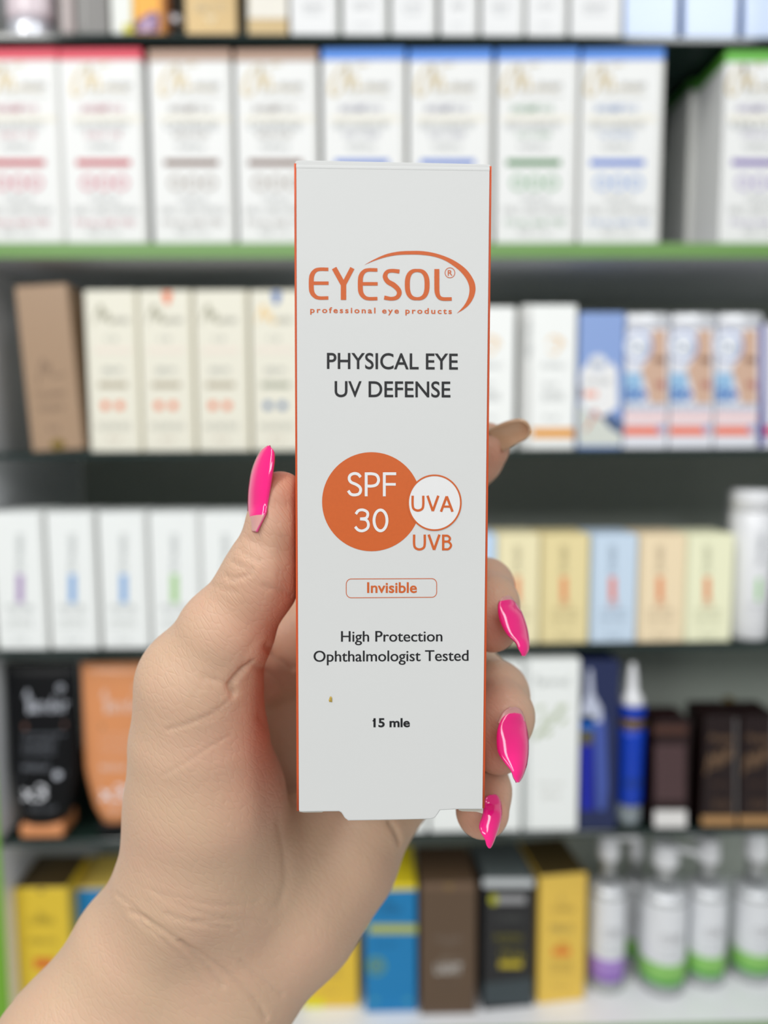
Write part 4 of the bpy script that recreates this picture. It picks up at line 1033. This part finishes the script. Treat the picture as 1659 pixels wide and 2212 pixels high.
# redness of joints and fingertips as a soft colour attribute of the skin
RP = [((590, 1040, 154), 9), ((1060, 1380, 166), 9), ((1068, 1640, 160), 9), ((1030, 1780, 160), 9), ((1070, 990, 190), 10), ((570, 1500, 176), 13), ((590, 1330, 156), 9), ((640, 1460, 190), 22), ((600, 1650, 172), 14)]
red = np.zeros(nv)
for q, s in RP: red += np.exp(-((X - L3(*q)) ** 2).sum(1) / (s * s))
red = np.clip(red, 0, 1)
CW = np.array((Matrix.Translation(CAM_LOC) @ CAM_ROT.to_4x4()))
HO = Vector(CAM_LOC) + CAM_ROT @ Vector(L3(430, 2060, 182)) / 1000      # the wrist
Wp = (Xw / 1000) @ CW[:3, :3].T + CW[:3, 3] - np.array(HO)
me1.vertices.foreach_set('co', Wp.astype(np.float32).ravel())
at = me1.attributes.new('redness', 'FLOAT', 'POINT'); at.data.foreach_set('value', red.astype(np.float32))
me1.polygons.foreach_set('use_smooth', np.ones(len(me1.polygons), bool)); me1.update(); me1.name = 'hand'

def skin_material():
    m = bpy.data.materials.new('skin'); m.use_nodes = True; nt = m.node_tree; b = nt.nodes['Principled BSDF']
    N = nt.nodes.new; K = nt.links.new
    tc = N('ShaderNodeTexCoord'); at = N('ShaderNodeAttribute'); at.attribute_name = 'redness'
    nz = N('ShaderNodeTexNoise'); nz.inputs['Scale'].default_value = 55; nz.inputs['Detail'].default_value = 3; K(tc.outputs['Object'], nz.inputs['Vector'])
    m1 = N('ShaderNodeMix'); m1.data_type = 'RGBA'; m1.inputs[6].default_value = (*lin((198, 172, 142)), 1); m1.inputs[7].default_value = (*lin((202, 162, 140)), 1)
    K(nz.outputs['Fac'], m1.inputs[0])
    m2 = N('ShaderNodeMix'); m2.data_type = 'RGBA'; m2.inputs[7].default_value = (*lin((212, 138, 116)), 1)
    sc = N('ShaderNodeMath'); sc.operation = 'MULTIPLY'; sc.inputs[1].default_value = 0.45; K(at.outputs['Fac'], sc.inputs[0]); K(sc.outputs[0], m2.inputs[0])
    K(m1.outputs[2], m2.inputs[6]); K(m2.outputs[2], b.inputs['Base Color'])
    b.inputs['Roughness'].default_value = 0.48; b.inputs['Specular IOR Level'].default_value = 0.35
    b.inputs['Subsurface Weight'].default_value = 0.35; b.inputs['Subsurface Radius'].default_value = (1.0, 0.35, 0.18); b.inputs['Subsurface Scale'].default_value = 0.0035
    # fine skin lines: stretched cells plus grain
    mr = N('ShaderNodeMapping'); mr.inputs['Rotation'].default_value = (0, math.radians(-50), 0); K(tc.outputs['Object'], mr.inputs['Vector'])
    mp = N('ShaderNodeMapping'); mp.inputs['Scale'].default_value = (0.45, 1.0, 1.5); K(mr.outputs[0], mp.inputs['Vector'])
    vo = N('ShaderNodeTexVoronoi'); vo.feature = 'DISTANCE_TO_EDGE'; vo.inputs['Scale'].default_value = 620; K(mp.outputs[0], vo.inputs['Vector'])
    nw = N('ShaderNodeTexNoise'); nw.inputs['Scale'].default_value = 260; nw.inputs['Detail'].default_value = 5; K(mp.outputs[0], nw.inputs['Vector'])
    cl = N('ShaderNodeMath'); cl.operation = 'MINIMUM'; cl.inputs[1].default_value = 0.16; K(vo.outputs['Distance'], cl.inputs[0])
    ad = N('ShaderNodeMath'); ad.operation = 'MULTIPLY_ADD'; ad.inputs[1].default_value = 2.2; K(cl.outputs[0], ad.inputs[0]); K(nw.outputs['Fac'], ad.inputs[2])
    bp = N('ShaderNodeBump'); bp.inputs['Strength'].default_value = 0.6; bp.inputs['Distance'].default_value = 0.0002
    K(ad.outputs[0], bp.inputs['Height']); K(bp.outputs['Normal'], b.inputs['Normal'])
    return m
skin = skin_material()
me1.materials.clear(); me1.materials.append(skin)
hand = bpy.data.objects.new('hand', me1); COL.objects.link(hand); hand.location = HO
tag(hand, 'left hand and forearm with long bright pink nails gripping the white box', 'hand')

# ------------------------------------------------------------------ nails
pink = mat('hot_pink_polish', (246, 24, 130), 0.12, coat=1.0, var=0.02)
pink.node_tree.nodes['Principled BSDF'].inputs['Subsurface Weight'].default_value = 0.0
bare = mat('bare_nail', (208, 154, 148), 0.3, coat=0.5, var=0.05)
under = mat('nail_underside', (232, 96, 160), 0.3, coat=0.3)
def nail(stations, n_out, name='nail', mats=(pink, bare, under), bare_until=0, thick=0.55, label=None, bulge=None):
    """stations base to tip: (Lx, Ly, Ld, Rx, Ry, Rd, bulge mm); n_out: camera-frame direction the nail faces"""
    A = np.array(stations, float); M_ = 8
    T = np.linspace(0, len(A) - 1, (len(A) - 1) * M_ + 1); out = []
    for t in T:
        i = min(int(t), len(A) - 2); u = t - i
        a = A[max(i - 1, 0)]; b_ = A[i]; c = A[i + 1]; d = A[min(i + 2, len(A) - 1)]
        out.append(0.5 * ((2 * b_) + (c - a) * u + (2 * a - 5 * b_ + 4 * c - d) * u * u + (3 * b_ - a - 3 * c + d) * u ** 3))
    W = 16; pts = []
    no = np.array(n_out, float); no /= np.linalg.norm(no)
    ctr = [(L3(*r[:3]) + L3(*r[3:6])) / 2 for r in out]
    for k, r in enumerate(out):
        Lp, Rp = L3(*r[:3]), L3(*r[3:6]); ac = Rp - Lp
        al = ctr[min(k + 1, len(ctr) - 1)] - ctr[max(k - 1, 0)]
        nn = np.cross(ac, al); ln = np.linalg.norm(nn)
        nn = nn / ln if ln > 1e-6 and np.linalg.norm(ac) > .3 else no
        if nn @ no < 0: nn = -nn
        nn = nn * .5 + no * .5; nn /= np.linalg.norm(nn)
        for j in range(W + 1):
            s = j / W; pts.append(Lp + ac * s + nn * r[6] * (1 - (2 * s - 1) ** 2) ** 0.8)
    pts = np.array(pts) / 1000 @ CW[:3, :3].T + CW[:3, 3] - np.array(HO)
    fs = [(k * (W + 1) + j, k * (W + 1) + j + 1, (k + 1) * (W + 1) + j + 1, (k + 1) * (W + 1) + j) for k in range(len(out) - 1) for j in range(W)]
    me = bpy.data.meshes.new(name); me.from_pydata(pts.tolist(), [], fs); me.update()
    # face outwards
    nw = np.array(CAM_ROT @ Vector(no)); s_ = sum((np.array(p.normal) @ nw) for p in me.polygons)
    if s_ < 0: me.flip_normals()
    for mm in mats: me.materials.append(mm)
    for i, p in enumerate(me.polygons):
        p.use_smooth = True; p.material_index = 1 if (i // W) < bare_until * M_ else 0
    o = bpy.data.objects.new(name, me); COL.objects.link(o); o.parent = hand
    s = o.modifiers.new('thickness', 'SOLIDIFY'); s.thickness = thick / 1000; s.offset = -1; s.material_offset = 2; s.material_offset_rim = 2; s.use_even_offset = False
    if label: o['label'] = label
    return o
# thumb nail, seen from its side: far rail, near rail
nail([(542, 1150, 157, 552, 1148, 151.8, .4), (540, 1128, 160, 572, 1112, 151.8, 1.7), (542, 1100, 162, 577, 1090, 152.5, 2.0), (543, 1060, 162, 583, 1055, 152.5, 2.1), (548, 1025, 161.5, 588, 1022, 152.6, 2.0),
      (556, 995, 160, 592, 992, 153, 1.6), (566, 972, 158, 590, 972, 153.6, .9), (576, 963, 156, 579, 962.5, 154.5, .1)], (-.85, .05, .5), bare_until=1, label='glossy hot pink thumb nail, seen from its side')
nail([(1086, 1295, 161.6, 1097, 1290, 163, .2), (1079, 1300, 161, 1106, 1293, 164.4, .6), (1076, 1311, 160.5, 1116, 1304, 166, 1.1), (1077, 1330, 159.3, 1128, 1325, 165.6, 1.8), (1084, 1350, 158, 1137, 1350, 164.4, 1.8), (1097, 1371, 156.6, 1142, 1372, 162.6, 1.5),
      (1114, 1387, 155.8, 1143.5, 1392, 160.2, 1.1), (1121, 1403, 155.4, 1142, 1406, 158.4, .7), (1129, 1417, 155.6, 1135, 1418, 156.6, .1)], (.55, -.05, .8), label='hot pink middle finger nail with a pointed twisted tip')
nail([(1100, 1541, 158.6, 1113, 1538, 160, .2), (1087, 1549, 158, 1127, 1542, 161.4, .7), (1077, 1568, 157, 1137, 1562, 163, 1.2), (1073, 1595, 155.6, 1141, 1592, 162.4, 2.0), (1076, 1625, 154.2, 1141.5, 1622, 160.8, 2.0), (1090, 1647, 153.2, 1138, 1650, 158.8, 1.7),
      (1104, 1665, 152.6, 1132, 1670, 156.6, 1.1), (1111, 1681, 152.2, 1127, 1683, 154.8, .5), (1118, 1690, 152.2, 1122, 1690, 153.2, .1)], (.5, -.05, .85), label='hot pink ring finger nail, the largest, with a bare strip at its base', bare_until=0)
nail([(1100, 1530, 158.8, 1112, 1526, 160, .2), (1086, 1540, 158.4, 1126, 1534, 161.4, .5), (1076, 1562, 157.3, 1136, 1556, 162.8, 1.0)], (.5, -.05, .85), name='bare_nail_base', mats=(bare, bare, bare), label='bare pinkish strip at the base of the ring finger nail')
nail([(1086, 1290, 161.6, 1094, 1286, 162.6, .2), (1080, 1296, 161.2, 1103, 1288, 163.8, .4), (1076, 1308, 160.7, 1112, 1298, 165.6, .8)], (.55, -.05, .8), name='bare_nail_base', mats=(bare, bare, bare), label='bare pinkish strip at the base of the middle finger nail')
nail([(1058, 1717, 158.8, 1067, 1715, 159.4, .2), (1049, 1723, 158.5, 1076, 1719, 160.2, .5), (1045, 1738, 158, 1083, 1734, 161, 1.0), (1042, 1760, 156, 1084, 1757, 159.6, 1.6), (1035, 1782, 154.6, 1079, 1782, 158, 1.6), (1038, 1798, 153.8, 1073, 1802, 156.4, 1.2),
      (1047, 1813, 153.4, 1068, 1816, 155, .7), (1051, 1826, 153.2, 1063, 1828, 154, .3), (1056, 1832.5, 153.2, 1059, 1832.5, 153.6, .1)], (.45, -.05, .85), label='hot pink little finger nail below the corner of the box')
nude = mat('nude_nail_underside', (206, 172, 138), 0.3, coat=0.4, var=.06); pearl = mat('pearly_pink_edge', (236, 200, 208), 0.18, coat=.8)
nail([(1052, 928, 188, 1088, 976, 189, 1.2), (1073, 918, 186.5, 1104, 966, 188, 1.5), (1096, 909, 185.5, 1122, 957, 187.5, 1.5), (1120, 904, 185, 1137, 949, 187, 1.3), (1137, 909, 185, 1146, 938, 186.5, .9), (1146, 920, 185.6, 1148, 930, 186, .3)],
     (.1, .25, -1), mats=(pearl, bare, nude), thick=.8, label='index finger nail seen from below, nude underside with a pearly pink rim')
